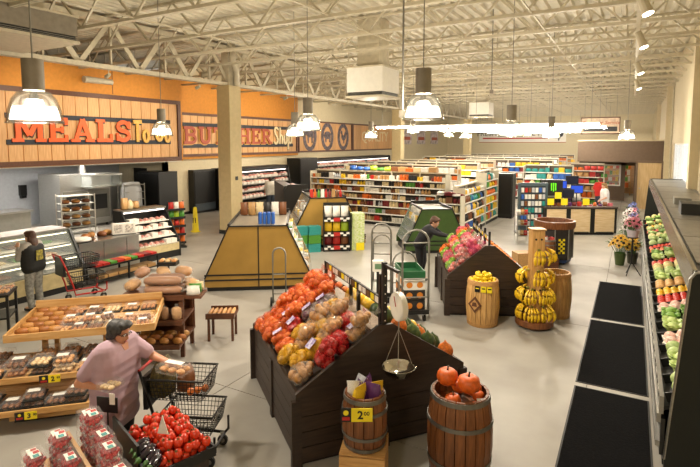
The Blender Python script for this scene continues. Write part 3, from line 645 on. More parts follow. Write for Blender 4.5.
# local X runs along world +Y, local Y runs into -X
Lc = 2.4 * 2
prof = [(0, .12), (.0, .5), (.06, .62), (.5, 1.34), (1.2, 1.36), (1.2, .12)]
for x, m in ((-Lc / 2, m_black), (Lc / 2 - .05, m_black)): MB().prism([(0, .12), (-.06, .3), (-.02, .55), (.1, .7), (.48, 1.36), (1.2, 1.38), (1.2, .12)], 0, .05, Matrix(((0, 1, 0, x), (1, 0, 0, 0), (0, 0, 1, 0), (0, 0, 0, 1)))).build('end_panel', m, dc)
MB().bx(-Lc / 2 + .05, Lc / 2 - .05, .02, 1.2, .0, .14).build('plinth', m_black, dc)
MB().bx(-Lc / 2 + .05, Lc / 2 - .05, 0, .06, .14, .48).build('front_panel', mat('cream_panel', 'cbb98a', .4), dc)
MB().bx(-Lc / 2 + .05, Lc / 2 - .05, 1.14, 1.2, .14, 1.34).build('back_panel', mat('mirror_back', 'b9b59a', .3, .4), dc)
MB().bx(-Lc / 2 + .05, Lc / 2 - .05, .5, 1.2, 1.34, 1.38).build('top_panel', m_steel, dc)
MB().prism([(.02, .5), (.04, .5), (.53, 1.33), (.5, 1.33)], -Lc / 2 + .05, Lc / 2 - .05, Matrix(((0, 1, 0, 0), (1, 0, 0, 0), (0, 0, 1, 0), (0, 0, 0, 1)))).build('front_glass', m_glass, dc)
for i, (z, f) in enumerate(((.5, .1), (.78, .3), (1.05, .46))):
    MB().bx(-Lc / 2 + .06, Lc / 2 - .06, f, 1.13, z - .02, z).build('shelf', m_white if i else m_steel, dc)
    MB().cyl((-Lc / 2 + .1, f + .05, z + .22), (Lc / 2 - .1, f + .05, z + .22), .012, None, 6).build('lamp_tube', glow('deli_lamp', 'fff3c8', 3), dc)
    for q in range(8):
        x = -Lc / 2 + .4 + q * .55; c = rng.choice(['cream', 'white', 'tan', 'green', 'brown', 'yellow'])
        o = put(MB().lathe([(.42, 0), (.5, .16), (.4, .3), (0, .42)], 4, M=Matrix.Rotation(pi / 4, 4, 'Z')).mesh('salad_tray', False, [m_white]), 'deli_tray', '%s food tray on the %s level of the glass deli case' % (c, ('lowest', 'middle', 'upper')[i]), 'food tray', 'trays in the glass deli case', dc, (x, f + .32, z), 0, (.58, .42, .22), PM[c])
# ================================================================ steel service counter and its goods
sc_ = thing('service_counter', 'brushed steel service counter beside the glass deli case', 'counter', (-11.45, 8.05, 0), R(90))
MB().bx(-.95, .72, 0, .04, .38, .92).build('front_panel', m_steel, sc_); MB().bx(-.95, .72, .0, .05, .05, .37).build('lower_panel', mat('pale_panel', 'b8b2a2', .5), sc_)
MB().bx(-.97, .74, -.03, 1.0, .92, .96).build('worktop', m_steel, sc_); MB().bx(-.95, .72, .05, .95, 0, .92).build('cabinet', m_grey, sc_)
for x in (-.3, .35): MB().bx(x - .01, x + .01, -.012, 0, .38, .92).build('seam_strip', m_grey, sc_)
kd = thing('cake_board', 'dark tray with frosted white cake on the steel counter', 'cake', loc2w(sc_, (-.72, .3, .96)))
MB().lathe([(.28, 0), (.3, .02), (0, .02)], 16).build('board', m_black, kd); MB().lathe([(.24, .02), (.25, .06), (.2, .09), (0, .1)], 16).build('frosting', m_white, kd, smooth=True)
for q in range(5): put(k_loaf, 'round_loaf', ('round brown loaf on the steel counter nearest the deli case', 'long brown loaf on the steel counter', 'pale roll behind the menu box', 'golden bun on the steel counter edge', 'dark loaf at the back of the steel counter')[q], 'bread', 'breads on the steel counter', sc_, (-.45 + .22 * q, .5 + .12 * (q % 2), .96), q, (.26, .2, .13), m_bread[q % 4])
mb_ = thing('menu_box', 'white printed menu box standing on the steel counter', 'box', loc2w(sc_, (.45, .25, .96)), R(60))
MB().bx(-.28, .28, -.08, .08, 0, .3).build('box', m_white, mb_); MB().bx(-.29, .29, -.085, .085, 0, .02).build('base', m_black, mb_)
for x in (-.14, .13): MB().bx(x - .1, x + .1, -.084, -.08, .06, .26).build('printed_page', mat('printed_page', 'cfc6bb', .6, var=.3, scale=30), mb_)
lt = thing('low_table', 'low black table with red packs before the steel counter', 'table', (-11.05, 8.0, 0), R(90))
MB().bx(-.9, .9, -.22, .22, .42, .46).build('table_top', m_blackm, lt); MB().bx(-.88, .88, -.2, .2, .12, .15).build('lower_shelf', m_blackm, lt)
for x in (-.87, 0, .87):
    for y in (-.19, .19): MB().bar((x, y, 0), (x, y, .42), .035).build('leg', m_blackm, lt)
for q in range(9):
    c = ['red', 'red', 'green', 'red', 'orange', 'green', 'red', 'maroon', 'red'][q]
    put(k_carton, 'snack_pack', '%s flat snack pack on the low black table, place %s from the deli case' % (c, ('one', 'two', 'three', 'four', 'five', 'six', 'seven', 'eight', 'nine')[q]), 'snack pack', 'packs on the low black table', lt, (-.78 + q * .195, 0, .46), 0, (.17, .34, .05), PM[c])
for q in range(6): put(k_carton, 'bun_pack', 'tan bun pack on lower shelf of the low black table', 'bread', 'bun packs under the low table', lt, (-.7 + q * .28, 0, .15), 0, (.25, .34, .08), PM['tan'])
# ================================================================ sloped packaged-food case
def pack_items(t, z, f, b, i):
    r = random.Random(i + 40); x = -.6
    while x < .5:
        w = r.uniform(.14, .2); c = r.choice(['white', 'cream', 'pink', 'white', 'tan', 'red'])
        put(k_tray[r.randrange(4)] if r.random() < .6 else k_carton, 'food_pack', '%s food pack on %s step of the sloped case by the chip rack' % (c, ('the lowest', 'the second', 'the third', 'the fourth', 'the top')[i]), 'food pack', 'packs in the sloped case', t, (x + w / 2, f + .12, z + .002), 0, (w * .93, .2, .13), None if r.random() < .0 else None); x += w
pcs = thing('chilled_case', 'sloped black chilled case of white food packs beside the steel counter', 'display case', (-11.8, 9.72, 0), R(84))
MB().bx(-.68, .68, .02, 1.1, 0, .2).build('plinth', m_black, pcs); MB().bx(-.68, .68, .02, .08, .2, .42).build('front_panel', mat('cream_panel', 'cbb98a', .4), pcs)
for s in (-1, 1): MB().prism([(0, 0), (1.15, 0), (1.15, 1.42), (.72, 1.42), (0, .42)], 0, .04, Matrix(((0, 1, 0, s * .7 - .02), (1, 0, 0, 0), (0, 0, 1, 0), (0, 0, 0, 1)))).build('end_panel', m_black, pcs)
MB().bx(-.68, .68, 1.1, 1.15, .2, 1.4).build('back_panel', m_black, pcs); MB().bx(-.7, .7, .66, 1.16, 1.4, 1.45).build('top_panel', m_steel, pcs)
MB().cyl((-.65, .7, 1.37), (.65, .7, 1.37), .018, None, 6).build('lamp_tube', m_caseglow, pcs)
for i, z in enumerate((.42, .64, .86, 1.06)):
    f = .02 + (z - .42) * .72; MB().bx(-.67, .67, f, 1.1, z - .02, z).build('shelf', m_white, pcs); pack_items(pcs, z, f, 1.1, i)
for q in range(3): put(k_pouch, 'paper_bag', ('tan paper bag on top of the sloped chilled case', 'cream paper bag on the sloped chilled case', 'small tan bag on the sloped chilled case')[q], 'bag', None, pcs, (-.5 + .17 * q, .9, 1.451), q, (.2, .2, .34 - .06 * q), PM[('tan', 'cream', 'tan')[q]])
# chip rack
cr = thing('chip_rack', 'slim black wire rack of bright chip bags beside the sloped case', 'rack', (-12.75, 11.2, 0), R(60))
MB().bx(-.26, .26, -.2, .2, 0, .05).build('base', m_black, cr); 
for x in (-.25, .25): MB().cyl((x, .17, .05), (x, .17, 1.5), .015, None, 6).build('post', m_black, cr)
for i in range(5):
    z = .15 + i * .27; MB().bx(-.25, .25, -.17, .18, z - .015, z).build('shelf', m_black, cr); MB().bx(-.25, .25, -.18, -.17, z, z + .06).build('shelf_lip', m_black, cr)
    for q in range(3):
        c = [['blue', 'red', 'orange'], ['yellow', 'orange', 'red'], ['orange', 'red', 'orange'], ['green', 'lime', 'green'], ['red', 'white', 'orange']][i][q]
        put(k_pouch, 'chip_bag', '%s chip bag on the %s tier of the slim wire rack' % (c, ('lowest', 'second', 'third', 'fourth', 'top')[i]), 'chip bag', 'chip bags on the slim rack', cr, (-.165 + q * .165, .0, z), 0, (.155, .13, .25), PM[c], tilt=0)
fc = thing('floor_cone', 'yellow wet floor cone by the black cooler', 'safety cone', (-14.35, 13.5, 0), R(20))
MB().lathe([(.2, 0), (.2, .03), (.14, .05), (.075, .92), (.05, .95), (0, .95)], 4).build('cone', mat('cone_yellow', 'e8d01c', .5, var=.03), fc); MB().bx(-.06, .06, -.085, -.08, .35, .55).build('warning_print', m_black, fc)
# ================================================================ gold-ended island cases
def island(label, loc, rz, wb, wt, H, L, m, rightgoods=True, split=True, seed=1):
    t = thing('island_case', label, 'display case', loc, rz)
    a, b = wb / 2, wt / 2
    if m is not m_green: halves = ((-1, 0), (0, 1))
    else: halves = ((-1, 1),)
    for p, q in halves:
        g = .01
        MB().prism([(p * a + (g if p == 0 else 0), .1), (q * a - (g if q == 0 else 0), .1), (q * a - (g if q == 0 else 0), .3), (q * b - (g if q == 0 else 0), H), (p * b + (g if p == 0 else 0), H), (p * a + (g if p == 0 else 0), .3)], 0, .06).build('end_panel', m, t)
    for z in (.26, .38): MB().bx(-a - .005 + (z - .3) * .0, a + .005, -.012, 0, z - .018, z + .018).build('trim_band', m_black, t)
    for s in (-1, 1):
        MB().bar((s * a, -.012, .3), (s * b, -.012, H), .03, .03).build('edge_trim', m_black, t)
    MB().bar((-b, -.012, H), (b, -.012, H), .03, .03).build('edge_trim', m_black, t)
    if split and m is not m_green: MB().bx(-.012, .012, -.012, .06, .1, H).build('centre_trim', m_black, t)
    MB().prism([(-a + .04, 0), (a - .04, 0), (a - .04, .14), (-a + .04, .14)], .06, L).build('plinth', m_black, t)
    MB().bx(-a * .45, a * .45, .06, L, .14, H * .78).build('core', m_black, t)
    MB().prism([(-a, .1), (a, .1), (a, .3), (b, H), (-b, H), (-a, .3)], L, L + .06).build('end_panel', m, t)
    r = random.Random(seed)
    for s in (-1, 1):
        for i, z in enumerate((.3, .62, .94, 1.16)):
            xo = a + (b - a) * (z - .3) / (H - .3) - .03; xi = a * .45
            if xo - xi < .1: xi = xo - .2
            MB().bx(min(s * xi, s * xo), max(s * xi, s * xo), .07, L - .01, z - .02, z).build('shelf', m_steel, t)
            if s > 0 or i > 1:
                y = .12
                while y < L - .2:
                    w = r.uniform(.16, .24); c = r.choice(['white', 'cream', 'white', 'green', 'tan', 'silver', 'yellow'])
                    put(k_carton if r.random() < .5 else k_pouch, 'chilled_pack', '%s chilled pack on the %s shelf of the %s' % (c, ('lowest', 'second', 'third', 'top')[i], label.split(' with')[0]), 'chilled pack', 'packs in the ' + label.split(' with')[0], t, (s * (xo - .13), y + w / 2, z), pi / 2, (w * .9, .2, .2), PM[c]); y += w
        MB().prism([(s * a, .34), (s * (a + .012), .34), (s * (b + .012), H), (s * b, H)], .07, L).build('side_glass', m_glass, t)
    MB().bx(-b, b, .05, L + .05, H - .03, H).build('top_deck', mat('case_top', '8d8678', .35, .5), t)
    for s in (-1, 1): MB().bx(s * b - .025, s * b + .025, 0, L + .06, H, H + .05).build('top_rail', m_black, t)
    MB().bx(-b, b, L + .0, L + .06, H, H + .1).build('back_rail', m_black, t)
    return t
g1 = island('gold-ended island case with sloping glass sides', (-7.345, 8.775, 0), R(35), 2.43, 1.32, 1.5, 2.15, m_gold, seed=3)
for q in range(4):
    put(k_can, 'blue_can', 'blue and silver can on top of the nearer gold island case', 'can', 'blue cans on the gold case', g1, (.02 + q * .1, .3, 1.5), 0, (.085, .085, .26), PM['blue'])
    put(k_can, 'blue_can', 'blue and silver can on top of the nearer gold island case', 'can', 'blue cans on the gold case', g1, (.02 + q * .1, .42, 1.5), 0, (.085, .085, .26), PM['blue'])
for q in range(6): put(k_pouch, 'coffee_bag', '%s bag at the back of the nearer gold island case' % ('brown', 'tan', 'cream', 'black', 'white', 'brown')[q], 'bag', 'bags on the gold case', g1, (-.5 + q * .2, 1.75, 1.5), 0, (.19, .14, .34), PM[('brown', 'tan', 'cream', 'black', 'white', 'brown')[q]])
g2 = island('gold-ended island case with a snack stand before it', (-8.45, 13.55, 0), R(42), 2.5, 1.15, 1.62, 2.0, m_gold, seed=4, split=False)
for q in range(9): put(k_bottle if q % 3 else k_carton, 'condiment', '%s condiment on top of the farther gold island case' % ('red', 'orange', 'green', 'white', 'red', 'maroon', 'tan', 'brown', 'red')[q], 'condiment', 'goods on the farther gold case', g2, (-.5 + q * .12, .22, 1.62), 0, (.1, .1, .26), PM[('red', 'orange', 'green', 'white', 'red', 'maroon', 'tan', 'brown', 'red')[q]])
sn = thing('snack_stand', 'black three-tier snack stand with chequered edges before the gold case', 'stand', loc2w(g2, (.18, -.5, 0)), R(36))
MB().bx(-.4, .4, .2, .24, 0, 1.5).build('back_panel', m_black, sn)
for s in (-1, 1): MB().bx(s * .4 - .015, s * .4 + .015, -.15, .24, 0, 1.25).build('side_panel', m_black, sn)
for i, z in enumerate((.2, .62, 1.08)):
    MB().bx(-.385, .385, -.15, .2, z - .02, z).build('shelf', m_black, sn)
    MB().bx(-.4, .4, -.17, -.155, z - .14, z + .0).build('tier_front', m_black, sn)
    for q in range(8):
        for w_ in range(2):
            if (q + w_) % 2 == 0 and q not in (3, 4): MB().bx(-.39 + q * .098, -.29 + q * .098, -.176, -.17, z - .13 + w_ * .06, z - .07 + w_ * .06).build('check', m_white, sn)
    MB().bx(-.1, .1, -.178, -.17, z - .13, z - .01).build('logo_patch', m_red, sn)
    for q in range(3):
        c = (('maroon', 'red', 'brown'), ('yellow', 'yellow', 'lime'), ('white', 'white', 'white'))[i][q]
        o = put(k_pouch, 'snack_bag', '%s snack bag on the %s tier of the chequered stand' % (c, ('lowest', 'middle', 'top')[i]), 'snack bag', 'bags on the chequered stand', sn, (-.26 + q * .26, 0, z), 0, (.24, .16, .34), PM[c])
for i in range(3):
    for q in range(2):
        put(k_carton, 'water_pack', '%s shrink-wrapped green bottle pack %s beside the snack stand' % (('bottom', 'middle', 'top')[i], ('far left', 'next')[q]), 'bottle pack', 'green bottle packs', g2, (-.95 + q * .42, -.45, i * .27), .1 * i, (.38, .3, .265), PM['green' if i % 2 else 'teal'])
for i in range(5):
    put(k_carton, 'white_carton', '%s white and lime carton in the stack beside the snack stand' % ('lowest', 'second', 'middle', 'fourth', 'topmost')[i], 'carton', 'stack of white cartons', g2, (.86, -.4, i * .235), .02 * i, (.4, .36, .23), mat('lime_white', 'e9ecd8', .5, var=0, c2='b9d24a', scale=6))
put(k_carton, 'price_card', 'yellow price card at the foot of the white carton stack', 'price card', None, g2, (.92, -.62, 0), 0, (.26, .02, .24), m_yellow)
gr = island('green-ended island case with sloping sides', (-5.1, 14.45, 0), R(35), 1.9, .95, 1.36, 1.5, m_green, seed=6)
# black-sided multideck left of the farther gold case
bs = thing('island_multideck', 'black-sided island multideck between meat case and gold case', 'display case', (-11.3, 16.0, 0), R(45))
MB().prism([(-.6, 0), (.6, 0), (.6, .5), (.35, 1.75), (-.45, 1.75), (-.6, 1.5)], 0, .05).build('end_panel', m_black, bs)
MB().prism([(-.6, 0), (.6, 0), (.6, .4), (-.2, .4), (-.2, 1.7), (-.6, 1.7)], .05, 3).build('body', m_black, bs)
for i, z in enumerate((.75, 1.1, 1.42)):
    MB().bx(-.2, .5 - i * .08, .06, 3, z - .02, z).build('shelf', m_white, bs)
    for q in range(9): put(k_tray[q % 4], 'meat_tray', 'meat tray on the %s shelf of the black-sided island' % ('lower', 'middle', 'upper')[i], 'meat', 'trays in the black-sided island', bs, (.3 - i * .07, .25 + q * .31, z), 0, (.28, .24, .18))
# ================================================================ grocery gondolas
m_shelf = mat('shelf_enamel', 'cfc8b4', .5, var=.03)
m_shback = mat('shelf_back', '5a4e40', .7)
KM = {'bottle': k_bottle, 'jar': k_jar, 'can': k_can, 'carton': k_carton, 'pouch': k_pouch}
ORD = ('lowest', 'second', 'third', 'fourth', 'fifth', 'sixth', 'top')
def gondola(name, label, loc, rz, L, D, shelves, H, short, kinds, cols, seed, wr=(.1, .2), indiv=True, fill=.85, bays=1.25):
    """shelving along local X, open towards -Y"""
    t = thing(name, label, 'shelving', loc, rz); r = random.Random(seed); stuff = {}
    MB().bx(-L / 2, L / 2, D - .03, D, 0, H).build('back_panel', m_shback, t); MB().bx(-L / 2, L / 2, 0, D - .03, 0, .1).build('base', m_black, t)
    nb = max(1, round(L / bays))
    for i in range(nb + 1): MB().bx(-L / 2 + L * i / nb - .02, -L / 2 + L * i / nb + .02, D - .1, D - .03, .1, H).build('upright', m_shelf, t)
    for s in (-1, 1): MB().bx(s * L / 2 - .015, s * L / 2 + .015, 0, D, 0, H).build('end_panel', m_shelf, t)
    MB().bx(-L / 2, L / 2, D - .12, D, H, H + .06).build('header', m_shelf, t)
    st = MB()
    for i, z in enumerate(shelves):
        MB().bx(-L / 2 + .02, L / 2 - .02, .03 if i else 0, D - .03, z - .025, z).build('shelf', m_shelf, t); MB().bx(-L / 2 + .02, L / 2 - .02, .02 if i else -.01, .03 if i else 0, z - .035, z + .01).build('price_rail', m_white, t)
        gap = (shelves[i + 1] if i + 1 < len(shelves) else H + .0) - z - .04
        x = -L / 2 + .05; run = 0
        while x < L / 2 - .12:
            if run <= 0:
                run = r.randint(1, 3); kd = r.choice(kinds); c = r.choice(cols); w = r.uniform(*wr); h = gap * r.uniform(.62, .95)
                if kd in ('jar', 'can'): h = min(h, w * 1.7)
            run -= 1
            if r.random() < fill + .1:
                if indiv: put(KM[kd], kd, '%s %s on the %s shelf of %s' % (c, kd, ORD[i], short), kd, 'groceries on ' + short, t, (x + w / 2, .14, z), 0, (w * .92, min(w, .2) * .95, h), PM[c])
                else: st.cur = PN.index(c); st.box((x + w / 2, .14, z + h / 2), (w * .9, .2, h))
            x += w
    if not indiv: o = st.build('grocery_packs', PC, t); o['kind'] = 'stuff'
    return t
SH7 = (.16, .47, .77, 1.06, 1.34, 1.61, 1.87)
gondola('grocery_gondola', 'long grocery rack of jars and cartons facing the produce', (-9.25, 18.35, 0), 0, 6.2, .55, SH7, 2.15, 'the long grocery rack', ['bottle', 'jar', 'carton', 'can', 'jar', 'carton'], ['white', 'brown', 'maroon', 'orange', 'cream', 'tan', 'black', 'cream', 'yellow', 'tan', 'white', 'brown', 'red', 'green', 'silver'], 21, (.085, .15))
# low end gondola and the taller run behind it, side towards the aisle
gl = gondola('grocery_gondola', 'low white shelf end stacked with wrapped packs by the apple bin', (-5.62, 17.05, 0), 0, .9, .5, (.16, .55, .9, 1.22), 1.5, 'the low shelf end', ['jar', 'bottle', 'carton'], ['black', 'brown', 'cream', 'white', 'maroon'], 5, (.12, .18))
for q in range(8): put(k_pouch, 'wrapped_pack', '%s wrapped pack piled on the low white shelf end, %s' % (('white', 'maroon')[q % 2], ('front left', 'front', 'front right', 'back left', 'back', 'back right', 'upper', 'topmost')[q]), 'wrapped pack', 'packs on the low shelf end', gl, (-.28 + .28 * (q % 3), .12 + .16 * ((q // 3) % 2), 1.5 + (.07 if q > 5 else 0)), pi / 2 * (q % 2), (.26, .5, .07), PM[('white', 'maroon')[q % 2]])
gondola('grocery_gondola', 'white aisle shelving of pastas and cans beside the apple bin', (-5.15, 19.0, 0), R(90), 2.9, .45, (.16, .5, .84, 1.18, 1.5), 1.75, 'the aisle side shelving', ['carton', 'jar', 'pouch', 'can', 'bottle'], ['cream', 'yellow', 'white', 'black', 'brown', 'teal', 'blue', 'green'], 8, (.14, .24))
gondola('grocery_gondola', 'tall white aisle shelving with orange and lime packs at its top', (-5.15, 21.6, 0), R(90), 2.1, .45, (.16, .5, .84, 1.18, 1.5, 1.8), 2.15, 'the tall aisle shelving', ['carton', 'pouch', 'carton'], ['orange', 'yellow', 'lime', 'blue', 'white', 'green', 'teal'], 9, (.18, .28))
ck = thing('drink_cooler', 'slim black drink cooler at the end of the tall aisle shelving', 'cooler', (-4.95, 23.1, 0)); MB().bx(-.4, .4, -.35, .35, .08, 2.0).build('cabinet', m_black, ck); MB().bx(-.38, .38, -.33, .33, 0, .08).build('plinth', m_blackm, ck)
MB().bx(-.35, .35, -.37, -.35, .2, 1.9).build('door', m_blackm, ck)
gondola('grocery_gondola', 'far shelving across the end of the grocery aisle', (-6.6, 31, 0), 0, 5.2, .5, (.16, .55, .92, 1.28, 1.62, 1.95), 2.3, 'the far aisle-end shelving', ['carton', 'jar', 'pouch'], ['white', 'red', 'maroon', 'orange', 'blue', 'white', 'tan', 'yellow', 'pink', 'cream'], 12, (.24, .42))
for i, (y, lb) in enumerate(((21.6, 'first grocery rack row behind the long rack'), (24.9, 'second grocery rack row behind the long rack'), (28.2, 'third grocery rack row behind the long rack'), (35.5, 'fourth grocery rack row, deep in the store'), (40.5, 'fifth grocery rack row, deep in the store'), (46, 'last grocery rack row near the back wall'))):
    gondola('grocery_gondola', lb, (-9.6 if i < 3 else -9.0, y, 0), 0, 5.8 if i < 3 else 9.5, .5, (1.3, 1.7, 2.0), 2.3, 'rack row', ['carton', 'jar'], ['white', 'cream', 'tan', 'cream', 'yellow', 'orange', 'white', 'tan'], 30 + i, (.2, .35), False)
gondola('grocery_gondola', 'white shelving behind the blue framed peg rack', (-3.5, 25.5, 0), 0, 2.2, .5, (.16, .55, .92, 1.28, 1.62, 1.95), 2.25, 'shelving behind the peg rack', ['carton', 'pouch', 'jar'], ['white', 'teal', 'green', 'red', 'white', 'cream', 'blue', 'yellow'], 14, (.2, .32))
gondola('grocery_gondola', 'white shelving behind the checkout screens', (-2.0, 28.2, 0), 0, 1.6, .5, (.16, .55, .92, 1.28, 1.62, 1.95), 2.25, 'shelving behind the checkout screens', ['carton', 'pouch', 'jar'], ['white', 'tan', 'red', 'orange', 'cream', 'maroon', 'green'], 15, (.2, .32))
# goods on top of the long rack
rng = random.Random(77)
for q in range(12):
    c = ['blue', 'blue', 'blue', 'lime', 'green', 'lime', 'brown', 'tan', 'orange', 'cream', 'white', 'tan'][q]
    put(k_pouch if q < 6 else k_carton, 'top_stock', '%s stock piled on top of the long grocery rack, %s along' % (c, ('leftmost', 'second', 'third', 'fourth', 'fifth', 'sixth', 'seventh', 'eighth', 'ninth', 'tenth', 'eleventh', 'last')[q]), 'stock', 'stock on the rack tops', bpy.data.objects['grocery_gondola'], (-1.2 + .33 * q, .48, 2.21), 0, (.3, .24, rng.uniform(.12, .22)), PM[c])
# peg rack, drink fridge
pg = thing('peg_rack', 'blue-grey framed peg rack of small packs beside the aisle', 'rack', (-3.15, 19.4, 0), R(29))
m_bg = mat('blue_grey_metal', '54646c', .4, .4)
for x in (-.5, .5): MB().bx(x - .04, x + .04, -.05, .05, 0, 1.85).build('post', m_bg, pg); MB().bx(x - .05, x + .05, -.35, .35, 0, .06).build('foot', m_bg, pg)
MB().bx(-.54, .54, -.06, .06, 1.78, 1.9).build('header', m_bg, pg); MB().bx(-.46, .46, .0, .03, .1, 1.78).build('peg_panel', mat('panel_slate', '38434a', .5), pg)
for i in range(6):
    for q in range(7):
        c = rng.choice(['blue', 'white', 'silver', 'teal', 'red', 'blue', 'black', 'brown', 'silver', 'white'])
        put(k_carton, 'hanging_pack', '%s hanging pack in the %s row of the peg rack' % (c, ORD[i]), 'pack', 'packs on the peg rack', pg, (-.39 + q * .13, -.04, .3 + i * .25), 0, (.095, .05, .17), PM[c])
def m_claw(parent, loc):
    mg = glow('green_glow', '5fd020', 1.6)
    for q, (dx, z0, z1) in enumerate(((-.08, -.12, .14), (0, -.16, .15), (.08, -.12, .14))):
        MB().prism([(dx - .025, z1), (dx + .025, z1), (dx + .018, (z0 + z1) / 2), (dx + .026, z0), (dx - .01, z0 - .03), (dx - .018, (z0 + z1) / 2)], 0, .01).build('claw_mark', mg, parent, loc)
df_ = thing('drink_fridge', 'black drink fridge with green claw mark on its header', 'fridge', (-2.6, 20.6, 0), R(29))
MB().bx(-.36, .36, 0, .6, .08, 1.35).build('cabinet', m_black, df_); MB().bx(-.34, .34, .03, .57, 0, .08).build('plinth', m_blackm, df_)
MB().bx(-.36, .36, -.02, .3, 1.35, 1.95).build('header', m_black, df_); MB().bx(-.3, .3, -.02, 0, .3, 1.28).build('glass_door', m_blackm, df_); MB().bx(-.33, .33, -.05, 0, 1.28, 1.34).build('header_lip', m_grey, df_); m_claw(df_, (0, -.03, 1.68))
# ================================================================ checkout
co = thing('checkout_counter', 'checkout counter of three maple panels with dark edges', 'counter', (-1.55, 19.95, 0), R(29))
MB().bx(-1.35, 1.35, -.02, .75, .98, 1.03).build('worktop', mat('counter_top', '4a4038', .4), co); MB().bx(-1.3, 1.3, .06, .7, .06, .98).build('cabinet', m_dark, co); MB().bx(-1.28, 1.28, .1, .66, 0, .06).build('plinth', m_black, co)
for i in range(3):
    c = -.88 + i * .88; MB().bx(c - .36, c + .36, .0, .06, .1, .95).build('maple_panel', wood('pale_maple', 'dcc7a2', 'c6aa7c', .5, .06, (1, 9, 9), 3), co)
    for s in (-1, 1): MB().bx(c + s * .4 - .04, c + s * .4 + .04, -.01, .06, .06, .98).build('edge_strip', m_black, co)
    MB().prism([(c - .36, .06), (c + .36, .06), (c + .3, .12), (c - .3, .12)], -.012, 0).build('toe_piece', m_black, co)
for i, (x, y) in enumerate(((-1.05, .15), (-.55, .15), (.25, .15), (-.62, .55))):
    pcard = thing('price_card', 'yellow price card on the checkout counter, %s' % ('leftmost', 'second from the left', 'rightmost', 'raised behind the others')[i], 'price card', loc2w(co, (x, y, 1.03)), R(29), 'yellow cards on the checkout')
    MB().bx(-.12, .12, -.008, .008, (.25 if i == 3 else .06), (.49 if i == 3 else .3)).build('card', m_yellow, pcard); MB().bx(-.015, .015, -.005, .005, 0, .26).build('holder', m_black, pcard)
for i in range(14):
    c = rng.choice(['red', 'white', 'orange', 'purple', 'brown', 'pink', 'maroon'])
    put(k_carton if i % 2 else k_pouch, 'impulse_item', '%s small item on the checkout counter, %s from its left end' % (c, ('first', 'second', 'third', 'fourth', 'fifth', 'sixth', 'seventh', 'eighth', 'ninth', 'tenth', 'eleventh', 'twelfth', 'thirteenth', 'last')[i]), 'small item', 'items on the checkout', co, (-1.22 + i * .19, .38, 1.031), i, (.15, .1, rng.uniform(.05, .16)), PM[c])
m_scr = glow('screen_glow', '3a5ad0', .9)
for i, (x, y, z, s) in enumerate(((.02, 1.85, 1.7, .42), (.05, 1.25, 1.4, .42), (.5, 1.5, 1.55, .42), (.6, 2.2, 1.85, .45), (-1.2, 1.2, 1.5, .3))):
    t = thing('checkout_screen', 'dark checkout screen on a post, %s' % ('left of the stack', 'lowest and nearest', 'right above the customers', 'highest in the back', 'apart at the far left')[i], 'screen', loc2w(co, (x, y, 0)), R(29 - 8 * i), 'checkout screens')
    MB().cyl((0, .06, 0), (0, .06, z - s * .2), .025, None, 8).build('post', m_black, t); MB().bx(-.14, .14, -.08, .2, 0, .03).build('foot', m_black, t)
    MB().bx(-s / 2 - .02, s / 2 + .02, 0, .05, z - s * .4, z + s * .4).build('casing', m_black, t); MB().bx(-s / 2, s / 2, -.004, 0, z - s * .32, z + s * .32).build('display', m_scr if i % 2 == 0 else mat('screen_dark', '1c2236', .2), t)
bg = thing('bag_stand', 'second checkout lane counter with bags behind the maple panels', 'counter', loc2w(co, (.5, 2.6, 0)), R(29))
MB().bx(-1.3, .9, 0, .7, 0, .9).build('cabinet', m_dark, bg); MB().bx(-1.32, .92, -.02, .72, .9, .94).build('worktop', m_black, bg)
for i, (x, c, h) in enumerate(((-.1, 'white', .35), (.25, 'purple', .3), (.6, 'white', .4), (-.5, 'silver', .25), (-.85, 'black', .3))): put(k_pouch, 'shopping_bag', '%s shopping bag on the second checkout lane%s' % (c, (', left one', '', ', right one', '', '')[i]), 'bag', 'bags at the checkout', bg, (x, .3, .941), 0, (.32, .3, h), PM[c])
# ================================================================ round kiosk, small barrel on crate, wire basket rack
ki = thing('round_kiosk', 'dark printed octagonal kiosk with wooden rim and blue caster base', 'kiosk', (-1.84, 15.1, 0), R(10))
MB().lathe([(.48, .14), (.5, .2), (.5, 1.0), (0, 1.0)], 8).build('body', mat('kiosk_print', '2a2422', .5, var=.2, scale=5), ki)
MB().lathe([(.54, 1.0), (.56, 1.04), (.56, 1.2), (.5, 1.2), (.48, 1.06), (0, 1.05)], 16).build('rim', m_oakred, ki, smooth='auto')
MB().lathe([(.45, .05), (.47, .14), (0, .14)], 8).build('caster_base', mat('blue_base', '24406e', .5), ki)
for q in range(8): MB().cyl((.36 * cos(q * pi / 4), .36 * sin(q * pi / 4) - .02, .04), (.36 * cos(q * pi / 4), .36 * sin(q * pi / 4) + .02, .04), .04, None, 8).build('caster', m_black, ki)
for q in range(8):
    a = q * pi / 4; MB().bar((.505 * cos(a), .505 * sin(a), .15), (.505 * cos(a), .505 * sin(a), 1.0), .025).build('corner_strip', m_grey, ki)
# chequered yellow marks on the facet facing the aisle
fa = R(-67.5) + pi / 4 * 0
nx, ny = cos(fa), sin(fa); ap = .5 * cos(pi / 8) + .004
for i in range(7):
    for q in range(3):
        if (i + q) % 2 == 0:
            o = MB().bx(-.03, .03, -.004, .004, -.03, .03).build('check_mark', m_yellow, ki, (nx * ap - ny * (q - 1) * .06, ny * ap + nx * (q - 1) * .06, .35 + i * .06), fa + pi / 2)
